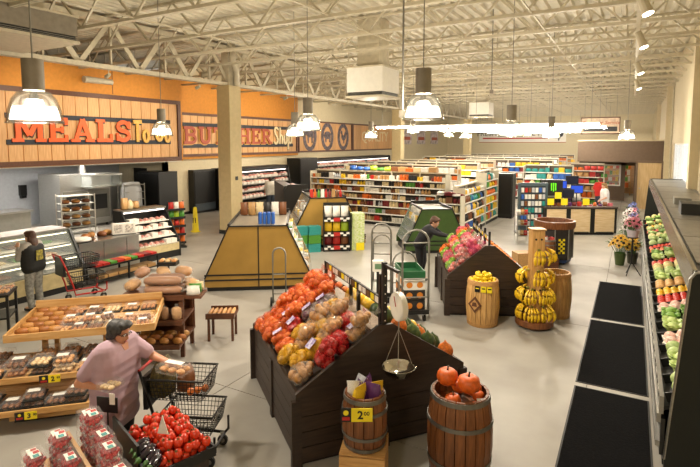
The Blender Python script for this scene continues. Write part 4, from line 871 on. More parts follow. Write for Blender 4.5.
# ================================================================ produce bins
rng = random.Random(3)
def lumps(n, ex, ey, ez, r0, r1, m, seed, seg=7, rings=5, shape=(1, 1, 1), flat=.0):
    r = random.Random(seed); mb = MB()
    for i in range(n):
        a = r.uniform(0, 2 * pi); q = math.sqrt(r.random()); z = r.random()
        rr = r.uniform(r0, r1); k = math.sqrt(max(.05, 1 - z * z * .8))
        mb.ball((ex * q * k * cos(a), ey * q * k * sin(a), rr + z * ez), (rr * shape[0], rr * shape[1], rr * shape[2]), seg, rings)
    return mb.mesh('produce', True, [m])
m_onion = mat('onion_skin', 'd98538', .35, var=.15, scale=12, c2='b04c1c', rnd=.12)
m_net = mat('orange_net', 'e8531e', .5, var=.1)
m_potato = mat('potato_skin', 'b07c3c', .6, var=.15, scale=20, rnd=.15)
m_rpot = mat('red_potato_skin', 'a03a2c', .5, var=.15, scale=20)
m_ypot = mat('yellow_potato_skin', 'd1a548', .5, var=.12, scale=20)
m_apple = mat('apple_skin', 'a82434', .3, var=.2, scale=9, c2='d87a6a', rnd=.2)
m_film = clearfilm('clear_bag', 'efe6d8', .86, .15); m_yfilm = clearfilm('yellow_bag', 'e6b010', .6, .3); m_rfilm = clearfilm('red_bag', 'c4181f', .55, .3); m_ofilm = clearfilm('orange_net_bag', 'ee5f1e', .72, .5); m_pfilm = clearfilm('pink_bag', 'd8507c', .6, .2); m_gfilm = clearfilm('green_bag', '7cb03a', .5, .3)
m_print = mat('white_print', 'e6e2f0', .5, var=.3, scale=25, c2='6a4a9a')
def bag_kind(m_fill, m_f, seed, n=16, r=(.035, .05), ex=.15, ey=.1, ez=.09):
    L_ = lumps(n, ex, ey, ez, r[0], r[1], m_fill, seed)
    fb = MB().ball((0, 0, 0), 1, 14, 9); cs = Vector((0, 0, ez * .5 + .04)); rj = random.Random(seed)
    pts_ = [v.co.copy() for v in L_.vertices]
    fb.v = [(cs + Vector(v).normalized() * (max((p - cs).dot(Vector(v).normalized()) for p in pts_) * rj.uniform(.88, 1.08)))[:] for v in fb.v]
    f = fb.mesh('film', False, [m_f])
    k = MB().lathe([(.05, 0), (.018, .03), (.04, .08), (.055, .1)], 7).mesh('bag_neck', True, [m_f])
    return (L_, f, k, ex)
KB = {'orange net onion bag': bag_kind(m_onion, m_ofilm, 1), 'orange net onion bag ': bag_kind(m_onion, m_ofilm, 2, 14), 'clear potato bag': bag_kind(m_potato, m_film, 3, 12, (.04, .055)), 'yellow potato bag': bag_kind(m_ypot, m_yfilm, 4, 12, (.04, .052)), 'red potato bag': bag_kind(m_rpot, m_rfilm, 5, 12, (.04, .052)),
      'dark purple onion bag': bag_kind(mat('purple_onion', '4a1a34', .35, var=.2), m_film, 6, 12), 'red apple bag': bag_kind(m_apple, m_film, 7, 10, (.042, .05)), 'pink apple bag': bag_kind(m_apple, m_pfilm, 8, 10, (.042, .05)), 'green apple bag': bag_kind(mat('green_apple', '8fae3a', .35, var=.15), m_gfilm, 9, 10, (.042, .05)), 'orange citrus bag': bag_kind(mat('citrus', 'e07a1c', .4, var=.08), m_ofilm, 10, 10, (.042, .05))}
def bag(kind, label, group, w, rot, sc=1, tagm=None):
    L_, f, k, ex = KB[kind]
    t = thing(kind.strip().replace(' ', '_'), label, 'bag', w, 0, group); t.rotation_euler = rot; t.scale = (sc, sc, sc)
    inst(L_, 'contents', t); inst(f, 'film', t); inst(k, 'bag_neck', t, (ex, 0, .07), (0, R(75), 0))
    if tagm: MB().bx(-.06, .06, -.045, .045, 0, .004).build('printed_label', tagm, t, (0, 0, .19))
def bin_(name, label, loc, rz, W, L, E=.73, P=1.3):
    t = thing(name, label, 'produce bin', loc, rz)
    nP = 4; ph = (E - .06) / nP
    MB().bx(.04, W - .04, .04, L - .04, 0, E - .06).build('core', mat('bin_core', '1c1613', .8), t)
    for i in range(nP):
        z0 = .04 + i * ph
        for j in range(2):
            a, b = W * j / 2, W * (j + 1) / 2
            MB().bx(a + .05, b - .05, 0, .035, z0 + .005, z0 + ph - .005).build('plank', m_dark, t); MB().bx(a + .05, b - .05, L - .035, L, z0 + .005, z0 + ph - .005).build('plank', m_dark, t)
            a, b = L * j / 2, L * (j + 1) / 2
            MB().bx(0, .035, a + .05, b - .05, z0 + .005, z0 + ph - .005).build('plank', m_dark, t); MB().bx(W - .035, W, a + .05, b - .05, z0 + .005, z0 + ph - .005).build('plank', m_dark, t)
    for x in (0, W / 2, W):
        for y in (0, L): MB().bx(x - .055, x + .055, y - .02 if y == 0 else y - .035, y + .035 if y == 0 else y + .02, 0, E).build('post', m_dark, t)
    for x in (0, W): MB().bx(x - .02 if x == 0 else x - .035, x + .035 if x == 0 else x + .02, L / 2 - .05, L / 2 + .05, 0, E).build('post', m_dark, t)
    for y in (-.012, L - .03):
        MB().prism([(-.01, E - .02), (W + .01, E - .02), (W + .01, E + .07), (W / 2 + .09, P + .1), (W / 2 - .09, P + .1), (-.01, E + .07)], y, y + .042).build('gable_board', m_dark, t)
    for s in (0, 1):
        x0 = 0 if s == 0 else W; d = 1 if s == 0 else -1
        MB().bx(min(x0, x0 + d * .035), max(x0, x0 + d * .035), .03, L - .03, E - .02, E + .08).build('lip_board', m_dark, t)
        MB().prism([(x0 + d * .03, E - .03), (x0 + d * .03, E), (W / 2 - d * .08, P), (W / 2 - d * .08, P - .03)], .03, L - .03).build('sloped_deck', m_dark, t)
    MB().bx(W / 2 - .12, W / 2 + .12, .03, L - .03, P - .01, P + .02).build('ridge_board', wood('grey_ridge_wood', '7d6a54', '5e4e3e'), t)
    return t
def on_slope(W, E, P, side, s, lift=0):
    """point on the sloped deck; s 0 at the lip, 1 at the ridge"""
    x = .05 + (W / 2 - .15) * s; z = E + (P - E) * (x - .03) / (W / 2 - .11) + lift
    return (x if side == 0 else W - x), z
W1, L1 = 2.04, 2.19
b1 = bin_('produce_bin', 'dark wooden gabled bin of bagged onions and potatoes, nearest bin', (-2.92, 4.05, 0), R(51.6), W1, L1)
ang = math.atan2(1.3 - .73, W1 / 2 - .11)
n = 0
ws_ = ('by the ridge', 'upper middle', 'lower middle', 'by the lip'); ls_ = ('at the front gable', 'near the front', 'front middle', 'middle', 'beyond the middle', 'toward the back', 'near the back', 'at the back gable')
for i in range(8):
    for j in range(4):
        y = .2 + i * .255 + rng.uniform(-.03, .03); s = .87 - j * .235 + rng.uniform(-.03, .03)
        if i >= 5 or (i == 4 and j < 2 and False): kind = 'orange net onion bag' if (i + j) % 2 else 'orange net onion bag '
        elif i == 4: kind = ('dark purple onion bag', 'dark purple onion bag', 'red potato bag', 'orange net onion bag')[j]
        else: kind = [['clear potato bag', 'red potato bag', 'red potato bag', 'clear potato bag'], ['red potato bag', 'clear potato bag', 'yellow potato bag', 'yellow potato bag'], ['clear potato bag', 'yellow potato bag', 'clear potato bag', 'yellow potato bag'], ['yellow potato bag', 'clear potato bag', 'yellow potato bag', 'orange net onion bag']][i][j]
        x, z = on_slope(W1, .73, 1.3, 0, s, .012)
        lb = '%s %s, %s of nearest bin' % (kind.strip(), ws_[j], ls_[i])
        bag(kind, lb, 'bags in the nearest bin', loc2w(b1, (x, y, z)), (0, -ang + rng.uniform(-.15, .15), R(51.6) + rng.choice((0, pi / 2, .6, -.5)) * 0 + rng.uniform(-.25, .25)), rng.uniform(1.0, 1.12) * (1.06 if i >= 5 else 1), m_print if (i == 4 or rng.random() < .2) else None)
        if (i >= 5 and j < 3 and rng.random() < .75) or (i < 4 and j < 3 and (i + j) % 2 == 0):
            bag(kind, '%s piled %s, %s of nearest bin' % (kind.strip(), ws_[j], ls_[i]), 'bags in the nearest bin', loc2w(b1, (x + .02, y - .06, z + .15)), (0, -ang + rng.uniform(-.2, .2), R(51.6) + rng.uniform(-.6, .6)), rng.uniform(.9, 1.05))
MB().bar((.06, 1.12, .80), (W1 / 2 - .12, 1.12, 1.36), .03, .12).build('divider_board', m_dark, b1)
# right slope: melons, squash, avocados
m_melon = mat('yellow_melon', 'dcb02c', .4, var=.1, rnd=.1); m_squash = mat('acorn_squash', '1f3a1c', .4, var=.25, scale=6, c2='4a5a20', rnd=.2); m_pear = mat('peach_skin', 'd88a3a', .45, var=.2, c2='c04a2a', rnd=.15)
k_round = MB().ball((0, 0, .5), .5, 10, 8).mesh('round_fruit', True, [m_melon])
k_sq = MB().lathe([(0, .03), (.3, 0), (.48, .25), (.5, .5), (.36, .82), (.1, 1), (.03, 1.12), (0, 1.12)], 12).mesh('squash', True, [m_squash])
for i in range(8):
    for j in range(4):
        y = .14 + i * .27 + rng.uniform(-.03, .03); s = .86 - j * .24
        x, z = on_slope(W1, .73, 1.3, 1, s, .01)
        if i < 3: me, nm, mm, d = k_sq, 'dark green squash', (m_squash if (i + j) % 3 else mat('orange_squash', 'c8691f', .4, var=.2)), .2
        elif i < 6: me, nm, mm, d = k_round, 'yellow melon', m_melon, .19
        else: me, nm, mm, d = k_round, 'ripe peach', m_pear, .11
        if mm.name == 'orange_squash': nm = 'orange squash'
        o = put(me, nm.replace(' ', '_'), '%s on nearest bin right slope, %s, %s' % (nm, ws_[j], ls_[i]), nm.split()[-1], 'produce on the right slope', b1, (x, y, z), rng.uniform(0, 3), d, mm)
# price-tag rail on the ridge
rl = thing('tag_rail', 'black rail of price tags on short posts along the nearest bin ridge', 'tag rail', loc2w(b1, (W1 / 2, 0, 1.32)), R(51.6))
for y in (.12, .75, 1.0, 1.65): MB().bx(-.02, .02, y - .02, y + .02, 0, .36 if y > .2 else .62).build('post', m_black, rl)
for (y0_, y1_) in ((.12, .95), (1.0, 1.95)):
    MB().bx(-.012, .012, y0_, y1_, .26, .36).build('rail', m_black, rl)
for y in (1.95,): MB().bx(-.02, .02, y - .02, y + .02, 0, .36).build('post', m_black, rl)
for i in range(15):
    y = .2 + i * .117
    MB().bx(-.016, -.012, y - .045, y + .045, .275, .345).build('price_tag', [m_white, m_yellow, mat('tag_brown', '6a4a2a', .6), m_white][i % 4], rl)
    MB().bx(.012, .016, y - .045, y + .045, .275, .345).build('price_tag', m_white, rl)
# hanging produce scale
sp = thing('produce_scale', 'hanging produce scale with white dial and polished steel bowl', 'scale', (-2.28, 4.85, 1.34), R(51.6))
MB().bx(-.025, .025, .02, .07, .0, .75).build('post', m_black, sp)
for q in range(6): MB().cyl((0, .018, .1 + q * .1), (0, .022, .1 + q * .1), .008, None, 6).build('post_hole', m_white, sp)
MB().bar((0, .045, .72), (0, -.3, .72), .03).build('arm', m_black, sp)
dl = MB().cyl((.03, -.3, .36), (-.03, -.3, .36), .15, .15, 24).build('dial_housing', m_white, sp, smooth='auto'); dl.rotation_euler = (0, 0, 0)
for sgn in (1, -1): MB().cyl((sgn * .03, -.3, .36), (sgn * .034, -.3, .36), .135, .135, 24).build('dial_face', mat('dial_face', 'f0ece0', .3), dl); MB().bar((sgn * .037, -.3, .36), (sgn * .037, -.26, .46), .006).build('needle', m_red, dl)
MB().cyl((0, -.3, .51), (0, -.3, .72), .008, None, 6).build('hook', m_steel, sp)
MB().cyl((0, -.3, .12), (0, -.3, .21), .008, None, 6).build('lower_hook', m_steel, sp)
m_chrome = mat('polished_steel', 'd8d5cc', .08, 1, var=0)
for a in (0, 2.1, 4.2): MB().cyl((0, -.3, .12), (.16 * cos(a), -.3 + .16 * sin(a), -.28), .004, None, 5).build('chain', m_steel, sp)
MB().lathe([(0, -.40), (.07, -.40), (.13, -.365), (.17, -.28), (.185, -.278), (.175, -.285), (.135, -.36), (.07, -.385), (0, -.385)], 24, (0, -.3, 0)).build('bowl', m_chrome, sp, smooth=True)
# ---------------------------------------------------------------- barrels
def barrel(name, label, loc, rmax, rend, h, m, mh, hoops, nst=18, rz=0, head=.82):
    t = thing(name, label, 'barrel', loc, rz); k = .9 * pi / nst
    zs = [0, .18, .4, .6, .82, 1]; rr = [rend + (rmax - rend) * (1 - (2 * z - 1) ** 2) for z in zs]
    mb = MB(); vs = []; fs = []
    for z, r in zip(zs, rr):
        for a in (-k, k):
            vs += [(r * cos(a), r * sin(a), z * h), ((r - .025) * cos(a), (r - .025) * sin(a), z * h)]
    nz = len(zs)
    for i in range(nz - 1):
        o = i * 4; fs += [(o, o + 4, o + 6, o + 2)[::-1], (o + 1, o + 3, o + 7, o + 5)[::-1], (o, o + 1, o + 5, o + 4), (o + 2, o + 6, o + 7, o + 3)]
    fs += [(0, 2, 3, 1), ((nz - 1) * 4, (nz - 1) * 4 + 1, (nz - 1) * 4 + 3, (nz - 1) * 4 + 2)]
    me = mb.add(vs, fs).mesh('stave', False, [m])
    for i in range(nst): inst(me, 'stave', t, (0, 0, 0), (0, 0, 2 * pi * i / nst))
    MB().lathe([(rend - .02, .03), (rend - .02, .05), (0, .05)], 20).build('barrel_floor', m, t); 
    if head: MB().lathe([(rend * 1.02, head * h - .02), (rend * 1.02, head * h), (0, head * h)], 20).build('head', m, t)
    for z, w in hoops:
        def rz_(q): return rend + (rmax - rend) * (1 - (2 * q - 1) ** 2)
        z0, z1 = z - w / 2, z + w / 2
        MB().lathe([(rz_(z0) + .001, z0 * h), (rz_(z0) + .009, z0 * h), (rz_(z1) + .009, z1 * h), (rz_(z1) + .001, z1 * h), (rz_(z0) + .001, z0 * h)], 28, caps=False).build('hoop', mh, t, smooth='auto')
    return t
cr_ = thing('wooden_crate', 'pine crate under the small barrel of bagged treats', 'crate', (-2.2, 4.2, 0), R(20))
for i in range(3): MB().bx(-.22, .22, -.21, -.19, .01 + i * .13, .13 + i * .13).build('slat', m_pine, cr_); MB().bx(-.22, .22, .19, .21, .01 + i * .13, .13 + i * .13).build('slat', m_pine, cr_); MB().bx(-.22, -.2, -.19, .19, .01 + i * .13, .13 + i * .13).build('slat', m_pine, cr_); MB().bx(.2, .22, -.19, .19, .01 + i * .13, .13 + i * .13).build('slat', m_pine, cr_)
MB().bx(-.22, .22, -.21, .21, .4, .42).build('top_board', m_pine, cr_); MB().cyl((.15, -.211, .16), (.15, -.216, .16), .025, None, 10).build('knot', m_frame, cr_)
HO = [(.06, .07), (.28, .06), (.72, .06), (.94, .07)]
sb = barrel('barrel', 'small steel-hooped barrel on a pine crate holding purple and yellow bags', (-2.2, 4.2, .42), .225, .195, .54, m_oakred, m_hoop, HO, 14)
for i in range(7):
    a = i * .9; c = ['purple', 'yellow', 'purple', 'silver', 'white', 'yellow', 'purple'][i]
    put(k_pouch, 'treat_bag', '%s treat bag standing in the small barrel, %s' % (c, ('right', 'back right', 'back', 'back left', 'left', 'front', 'centre')[i]), 'bag', 'bags in the small barrel', sb, (.1 * cos(a) if i < 6 else 0, .1 * sin(a) if i < 6 else 0, .445), a, (.15, .1, .2), PM[c], tilt=rng.uniform(-.3, .3))
def price_sign(parent_loc, rz, label, w=.2, h=.13, txt='2', sup='00'):
    t = thing('price_card', label, 'price card', parent_loc, rz)
    MB().bx(-w / 2, w / 2, -.004, .004, 0, h).build('card', m_yellow, t)
    MB().bx(-w / 2 - .1, -w / 2, -.004, .004, 0, h * 1.05).build('dark_patch', m_black, t); MB().cyl((-w / 2 - .05, -.004, h * .68), (-w / 2 - .05, -.006, h * .68), h * .2, None, 10).build('yellow_dot', m_yellow, t); MB().bx(-w / 2 - .085, -w / 2 - .015, -.006, -.004, h * .12, h * .38).build('red_patch', m_red, t)
    lettering(txt, h * .85, m_black, t, (-.015, -.005, h * .48), WALLY, .001, 0, .003); lettering(sup, h * .42, m_black, t, (.045, -.005, h * .6), WALLY, .001, 0, .001)
price_sign(loc2w(sb, (.09, -.228, .36)), R(30), 'yellow 2.00 price card on the small barrel of treats')
pb = barrel('barrel', 'large steel-hooped dark barrel heaped with pumpkins', (-1.42, 4.8, 0), .33, .285, .9, m_oakred, m_hoop, [(.03, .05), (.25, .045), (.7, .045), (.965, .05)], 20)
m_pump = mat('pumpkin_skin', 'd8611a', .45, var=.1, scale=6); m_stem = mat('stem_brown', '4a3a22', .7)
def pumpkin_mesh():
    mb = MB(); n = 24; prof = [(0.05, .06), (.5, .02), (.86, .2), (1, .5), (.88, .8), (.5, .97), (.12, .9), (0, .86)]
    vs = []; fs = []
    for r, z in prof: vs += [(.5 * r * (1 - .09 * (q % 3 == 0) - .0) * cos(2 * pi * q / n), .5 * r * (1 - .09 * (q % 3 == 0)) * sin(2 * pi * q / n), z * .78) for q in range(n)]
    for i in range(len(prof) - 1):
        for q in range(n): fs.append((i * n + q, i * n + (q + 1) % n, (i + 1) * n + (q + 1) % n, (i + 1) * n + q))
    return mb.add(vs, fs).mesh('pumpkin_body', True, [m_pump])
k_pump = pumpkin_mesh(); k_stem = MB().tube([(0, 0, .66), (.01, 0, .78), (.04, .0, .9)], [.06, .04, .045], 6).mesh('stem', True, [m_stem])
for i, (x, y, z, d) in enumerate(((-.13, -.02, .93, .22), (.10, -.05, .92, .23), (-.02, -.17, .80, .16), (.1, .14, .80, .17), (-.05, .14, .80, .17), (.2, -.12, .78, .12), (.16, .08, .79, .13))):
    w = loc2w(pb, (x, y, z)); t = thing('pumpkin', ('large pumpkin at the left of the barrel heap', 'large pumpkin at the right of the barrel heap', 'small pumpkin between the two big ones at the front', 'pumpkin at the back right of the barrel', 'pumpkin at the back left of the barrel', 'tiny pumpkin by the right rim of the barrel', 'tiny pumpkin behind the right big one')[i], 'pumpkin', w, i, 'pumpkins in the barrel')
    t.scale = (d, d, d); inst(k_pump, 'body', t); inst(k_stem, 'stem', t)
put(k_carton, 'white_tag', 'white paper tag lying among the pumpkins', 'tag', None, pb, (.22, -.05, .86), .5, (.07, .05, .004), m_white, tilt=.4)
lb_ = barrel('barrel', 'light oak barrel of lemons with diamond emblem and yellow cards', (-2.33, 9.2, 0), .31, .265, .86, m_barrel, m_hoopw, [(.05, .07), (.95, .07)], 20, 0, .9)
k_lemon = MB().lathe([(0, 0), (.12, .06), (.36, .2), (.42, .5), (.36, .8), (.12, .94), (0, 1)], 9).mesh('lemon', True, [mat('lemon_skin', 'ecc81a', .4, var=.06, scale=20, rnd=.08)])
m_lime = mat('lime_skin', '4f9a2a', .4, var=.1)
for i in range(52):
    q = .225 * math.sqrt((i % 26 + .5) / 26); a = i * 2.4; lay = 0 if i < 26 else (1 if i < 44 else 2)
    if lay: q *= (.75 if lay == 1 else .5)
    g = i in (5, 11, 33, 30, 40); put(k_lemon, 'lime' if g else 'lemon', '%s heaped in the light oak barrel, %s layer' % ('green lime' if g else 'yellow lemon', ('lower', 'middle', 'top')[lay]), 'lime' if g else 'lemon', 'citrus in the oak barrel', lb_, (q * cos(a), q * sin(a), .815 + .055 * lay), a, (.095, .095, .105), m_lime if g else None, tilt=1.3)
em = thing('barrel_emblem', 'brown diamond emblem on the lemon barrel front', 'emblem', loc2w(lb_, (-.06, -.31, .44)), R(-10))
MB().prism([(0, -.15), (.13, 0), (0, .15), (-.13, 0)], -.012, .01).build('diamond', m_frame, em); MB().prism([(0, -.1), (.085, 0), (0, .1), (-.085, 0)], -.016, -.012).build('inner_diamond', m_pine, em); MB().prism([(-.05, -.03), (.05, -.03), (.03, .05), (-.04, .04)], -.02, -.016).build('motif', m_frame, em)
for i in range(3):
    t = thing('price_card', ('left yellow card clipped to the lemon barrel', 'middle yellow card clipped to the lemon barrel', 'right yellow card clipped to the lemon barrel')[i], 'price card', loc2w(lb_, (-.02 + i * .105, -.31 + .02 * i, .68)), R(6 + 12 * i), 'cards on the lemon barrel')
    MB().bx(-.045, .045, -.004, .004, 0, .11).build('card', m_black if i == 0 else m_yellow, t); MB().bx(-.03, .03, -.007, -.004, .06, .08).build('print', m_yellow if i == 0 else m_black, t)
eb = barrel('barrel', 'empty light oak barrel behind the banana stand', (-1.2, 10.34, 0), .3, .26, .88, m_barrel, m_hoopw, [(.05, .06), (.95, .07)], 20, 0, 0)
kb = thing('wooden_crate', 'low wooden crate under the small barrel by the kiosk', 'crate', (-1.87, 14.22, 0), R(29))
for i in range(3): MB().bx(-.22, .22, -.2, -.18, .01 + i * .1, .1 + i * .1).build('slat', m_frame, kb)
MB().bx(-.22, .22, -.18, .2, 0, .3).build('box', m_dark, kb)
b4 = barrel('barrel', 'small steel-hooped barrel on a crate against the round kiosk', (-1.87, 14.22, .3), .2, .17, .5, m_oakred, m_hoop, HO, 12)
for i in range(6): put(k_pouch, 'candy_bag', '%s candy bag in the small barrel by the kiosk' % ('red', 'maroon', 'brown', 'red', 'white', 'maroon')[i], 'bag', 'bags in the kiosk barrel', b4, (.09 * cos(i), .09 * sin(i), .42), i, (.12, .08, .14), PM[('red', 'maroon', 'brown', 'red', 'white', 'maroon')[i]])
put(k_carton, 'cardboard_box', 'brown cardboard box on the floor left of the kiosk barrel', 'box', None, kb, (-.62, .1, 0), .1, (.5, .4, .42), PM['tan'])
wb = thing('wire_basket_stand', 'wire basket stand of small bags beside the peg rack', 'stand', (-3.1, 17.2, 0), R(29))
for x in (-.2, .2):
    for y in (-.15, .15): MB().cyl((x, y, 0), (x, y, 1.1), .012, None, 5).build('post', m_steel, wb)
for z in (.3, .65, 1.0):
    MB().bx(-.2, .2, -.15, .15, z - .01, z).build('basket_floor', m_steel, wb)
    for y in (-.15, .15): MB().bar((-.2, y, z + .1), (.2, y, z + .1), .012).build('basket_rim', m_steel, wb)
    for q in range(3): put(k_pouch, 'small_bag', '%s small bag in the %s basket of the wire stand' % (('white', 'tan', 'red')[q], {.3: 'lowest', .65: 'middle', 1.0: 'top'}[z]), 'bag', 'bags in the wire stand', wb, (-.12 + q * .12, 0, z), 0, (.11, .1, .17), PM[('white', 'tan', 'red')[q]])
# ---------------------------------------------------------------- banana stand
bn = thing('banana_stand', 'tall square wooden post stand with a round base for bananas', 'stand', (-1.46, 9.57, 0), R(29))
MB().lathe([(.32, .03), (.34, .05), (.34, .15), (.3, .15), (.29, .1), (0, .1)], 24).build('round_base', m_oakred, bn, smooth='auto')
for q in range(4): MB().cyl((.2 * cos(q * pi / 2 + .7), .2 * sin(q * pi / 2 + .7), 0), (.2 * cos(q * pi / 2 + .7), .2 * sin(q * pi / 2 + .7), .03), .03, None, 8).build('foot', m_black, bn)
for a in ((-.11, .11, -.11, -.09), (-.11, .11, .09, .11), (-.11, -.09, -.09, .09), (.09, .11, -.09, .09)): MB().bx(a[0], a[1], a[2], a[3], .1, 1.8).build('post_board', m_barrel, bn)
MB().bx(-.13, .13, -.13, .13, 1.8, 1.83).build('cap', m_pine, bn)
for z in (1.64, 1.2, .95, .7):
    for x in (-.05, .05): MB().cyl((x, -.112, z), (x, -.116, z), .02, None, 8).build('hook_hole', m_black, bn)
m_ban = mat('banana_skin', 'f2c81a', .45, var=.1, scale=5, c2='d8b01c', rnd=.1)
def banana_mesh():
    pts = []; rs = []
    for i in range(7):
        a = R(-65 + i * 19); pts.append((.12 * cos(a) - .05, 0, -.1 + .12 * sin(a) - .0)); rs.append([.008, .018, .021, .021, .02, .014, .007][i])
    return MB().tube(pts, rs, 6).mesh('banana', True, [m_ban])
k_ban = banana_mesh(); k_crown = MB().ball((0, 0, 0), (.03, .03, .025), 6, 4).mesh('crown', True, [mat('banana_crown', '7d7a2a', .6)])
ib = 0
tn = {1.45: 'top tier', 1.1: 'second tier', .86: 'third tier', .62: 'fourth tier', .36: 'lowest tier'}
for z in (1.45, 1.06, .72, .4):
    for s in range(4 if z < 1.3 else 2):
      for e in ((-1, 1) if z < .95 and s == 0 else (0,)):
        a = s * pi / 2 - pi / 2 + (0 if z < 1.3 else 0)
        nx, ny = cos(a), sin(a)
        w = loc2w(bn, (nx * .135 - ny * e * .1, ny * .135 + nx * e * .1, z))
        t = thing('banana_bunch', 'ripe banana bunch on the %s of the wooden stand, %s' % ({1.45: 'top tier', 1.06: 'second tier', .72: 'third tier', .4: 'lowest tier'}[z], ('front', 'right', 'back', 'left')[s] + ' face' + {-1: ', one end', 0: ', middle', 1: ', other end'}[e]), 'bananas', w, a + R(29) + e * .3, 'bunches on the banana stand')
        inst(k_crown, 'crown', t)
        for b_ in range(5): inst(k_ban, 'banana', t, (.05, (b_ - 2) * .022, .0), (0, R(-25 + 12 * (b_ % 2) + rng.uniform(-6, 6)), (b_ - 2) * .3), rng.uniform(1.15, 1.35))
# ---------------------------------------------------------------- second bin: bagged apples
W2, L2 = 1.62, 1.95
b2 = bin_('produce_bin', 'dark wooden gabled bin of bagged apples behind the lemon barrel', (-3.05, 9.3, 0), R(25.2), W2, L2)
ang2 = math.atan2(1.3 - .73, W2 / 2 - .11)
for i in range(7):
    for j in range(3):
        kind = 'red apple bag' if (i + 2 * j) % 3 else 'pink apple bag'
        if i >= 4: kind = ('pink apple bag', 'green apple bag', 'orange citrus bag')[(i + j) % 3]
        if i == 1 and j == 2 or (i == 2 and j == 1): kind = 'green apple bag'
        x, z = on_slope(W2, .73, 1.3, 0, .82 - j * .3, .012)
        bag(kind, '%s %s, %s of apple bin' % (kind, ws_[(0, 1, 3)[j]], ls_[i]), 'bags in the apple bin', loc2w(b2, (x, .18 + i * .265, z)), (0, -ang2, R(25.2) + rng.uniform(-.4, .4)), rng.uniform(.95, 1.1))
        if j < 2: bag(kind, '%s piled %s, %s of apple bin' % (kind, ws_[(0, 1, 3)[j]], ls_[i]), 'bags in the apple bin', loc2w(b2, (x - .06, .26 + i * .25, z + .12)), (0, -ang2, R(25.2) + rng.uniform(-.6, .6)), .95)
for i in range(7):
    for j in range(2):
        x, z = on_slope(W2, .73, 1.3, 1, .8 - j * .4, .01); put(k_round, 'orange', 'orange on the far slope of the apple bin, %s, %s' % (ws_[j * 2], ls_[i]), 'orange', 'oranges in the apple bin', b2, (x, .2 + i * .26, z), 0, .1, mat('orange_skin', 'e07d1a', .45, var=.08))
r2 = thing('tag_rail', 'black tag rail with posts along the apple bin ridge', 'tag rail', loc2w(b2, (W2 / 2, 0, 1.32)), R(25.2))
for y in (.1, .55, 1.0, 1.45, 1.85): MB().bx(-.02, .02, y - .02, y + .02, 0, .34).build('post', m_black, r2)
MB().bx(-.012, .012, .1, 1.87, .16, .24).build('rail', m_black, r2)
for i in range(10): MB().bx(-.016, -.012, .15 + i * .18, .25 + i * .18, .17, .23).build('price_tag', [m_white, m_yellow][i % 2], r2)
# ---------------------------------------------------------------- stock carts
def uboat(label, loc, rz, L=1.1, W=.42, h1=1.72, h2=1.35):
    t = thing('stock_cart', label, 'cart', loc, rz); mt = m_grey
    MB().bx(-L / 2, L / 2, -W / 2, W / 2, .18, .22).build('deck', mt, t)
    for x in (-L / 2, L / 2): MB().bx(x - .02, x + .02, -W / 2, W / 2, .17, .25).build('deck_edge', m_blackm, t)
    for x in (-L / 2 + .1, L / 2 - .1):
        for y in (-W / 2 + .06, W / 2 - .06): w = MB().cyl((x, y - .02, .07), (x, y + .02, .07), .07, None, 12).build('wheel', m_black, t); MB().bx(x - .03, x + .03, y - .03, y + .03, .1, .18).build('fork', m_steel, w)
    for x, h in ((-L / 2, h1), (L / 2, h2)):
        r = W / 2 - .01
        pts = [(x, -r, .2), (x, -r, h - r)] + [(x, -r * cos(a * pi / 8), h - r + r * sin(a * pi / 8)) for a in range(1, 8)] + [(x, r, h - r), (x, r, .2)]
        hh = MB().tube(pts, .02, 8).build('handle', mt, t, smooth=True)
        for z in (.5, .85, h - r): MB().cyl((x, -r, z), (x, r, z), .014, None, 6).build('crossbar', mt, hh)
    return t
c1 = uboat('grey stock cart with tall hoop handles, standing empty', (-4.68, 9.72, 0), R(115), 1.0, .42, 1.72, 1.3)
c2 = uboat('grey stock cart loaded with printed fruit boxes', (-3.72, 9.0, 0), R(125), 1.0, .52, 1.78, 1.15)
m_fbox = mat('fruit_box', '2a2826', .6, var=.1)
for i in range(6):
    x, y, z = (-.24 + .42 * (i % 2), 0, .22 + .2 * (i // 2))
    t = thing('fruit_box', 'black fruit box with orange fruit print on the loaded cart, %s row, %s' % (('bottom', 'middle', 'top')[i // 2], ('front', 'back')[i % 2]), 'box', loc2w(c2, (x, y, z)), R(125), 'boxes on the loaded cart')
    MB().bx(-.2, .2, -.2, .2, 0, .19).build('carton', m_fbox if i < 4 else m_white, t)
    for q in range(2):
        for s_ in (-1, 1): MB().cyl((-.1 + q * .2, s_ * .2, .095), (-.1 + q * .2, s_ * .203, .095), .06, None, 12).build('fruit_print', mat('print_orange', 'd8842a', .5), t); MB().cyl((s_ * .2, -.1 + q * .2, .095), (s_ * .203, -.1 + q * .2, .095), .06, None, 12).build('fruit_print', MATS['print_orange'], t)
t = thing('green_tray', 'dark green plastic tray on top of the fruit boxes', 'tray', loc2w(c2, (0, 0, .82)), R(125))
mgt = mat('tray_green', '1f5a34', .45); MB().bx(-.38, .38, -.22, .22, 0, .02).build('floor', mgt, t)
for a in ((-.38, .38, -.22, -.2), (-.38, .38, .2, .22), (-.38, -.36, -.2, .2), (.36, .38, -.2, .2)): MB().bx(a[0], a[1], a[2], a[3], .02, .14).build('side', mgt, t)
pt = thing('price_checker', 'white price checker head on a slim black post behind the nearest bin', 'price checker', (-4.05, 8.25, 0), R(29))
MB().cyl((0, 0, 0), (0, 0, .03), .16, None, 14).build('base', m_black, pt); MB().cyl((0, 0, .03), (0, 0, 1.0), .025, None, 8).build('post', m_black, pt); MB().bx(-.1, .1, -.06, .06, 1.0, 1.2).build('head', m_white, pt); MB().bx(-.06, .06, -.066, -.06, 1.05, 1.15).build('display', mat('display_green', '6a8a6a', .3), pt)
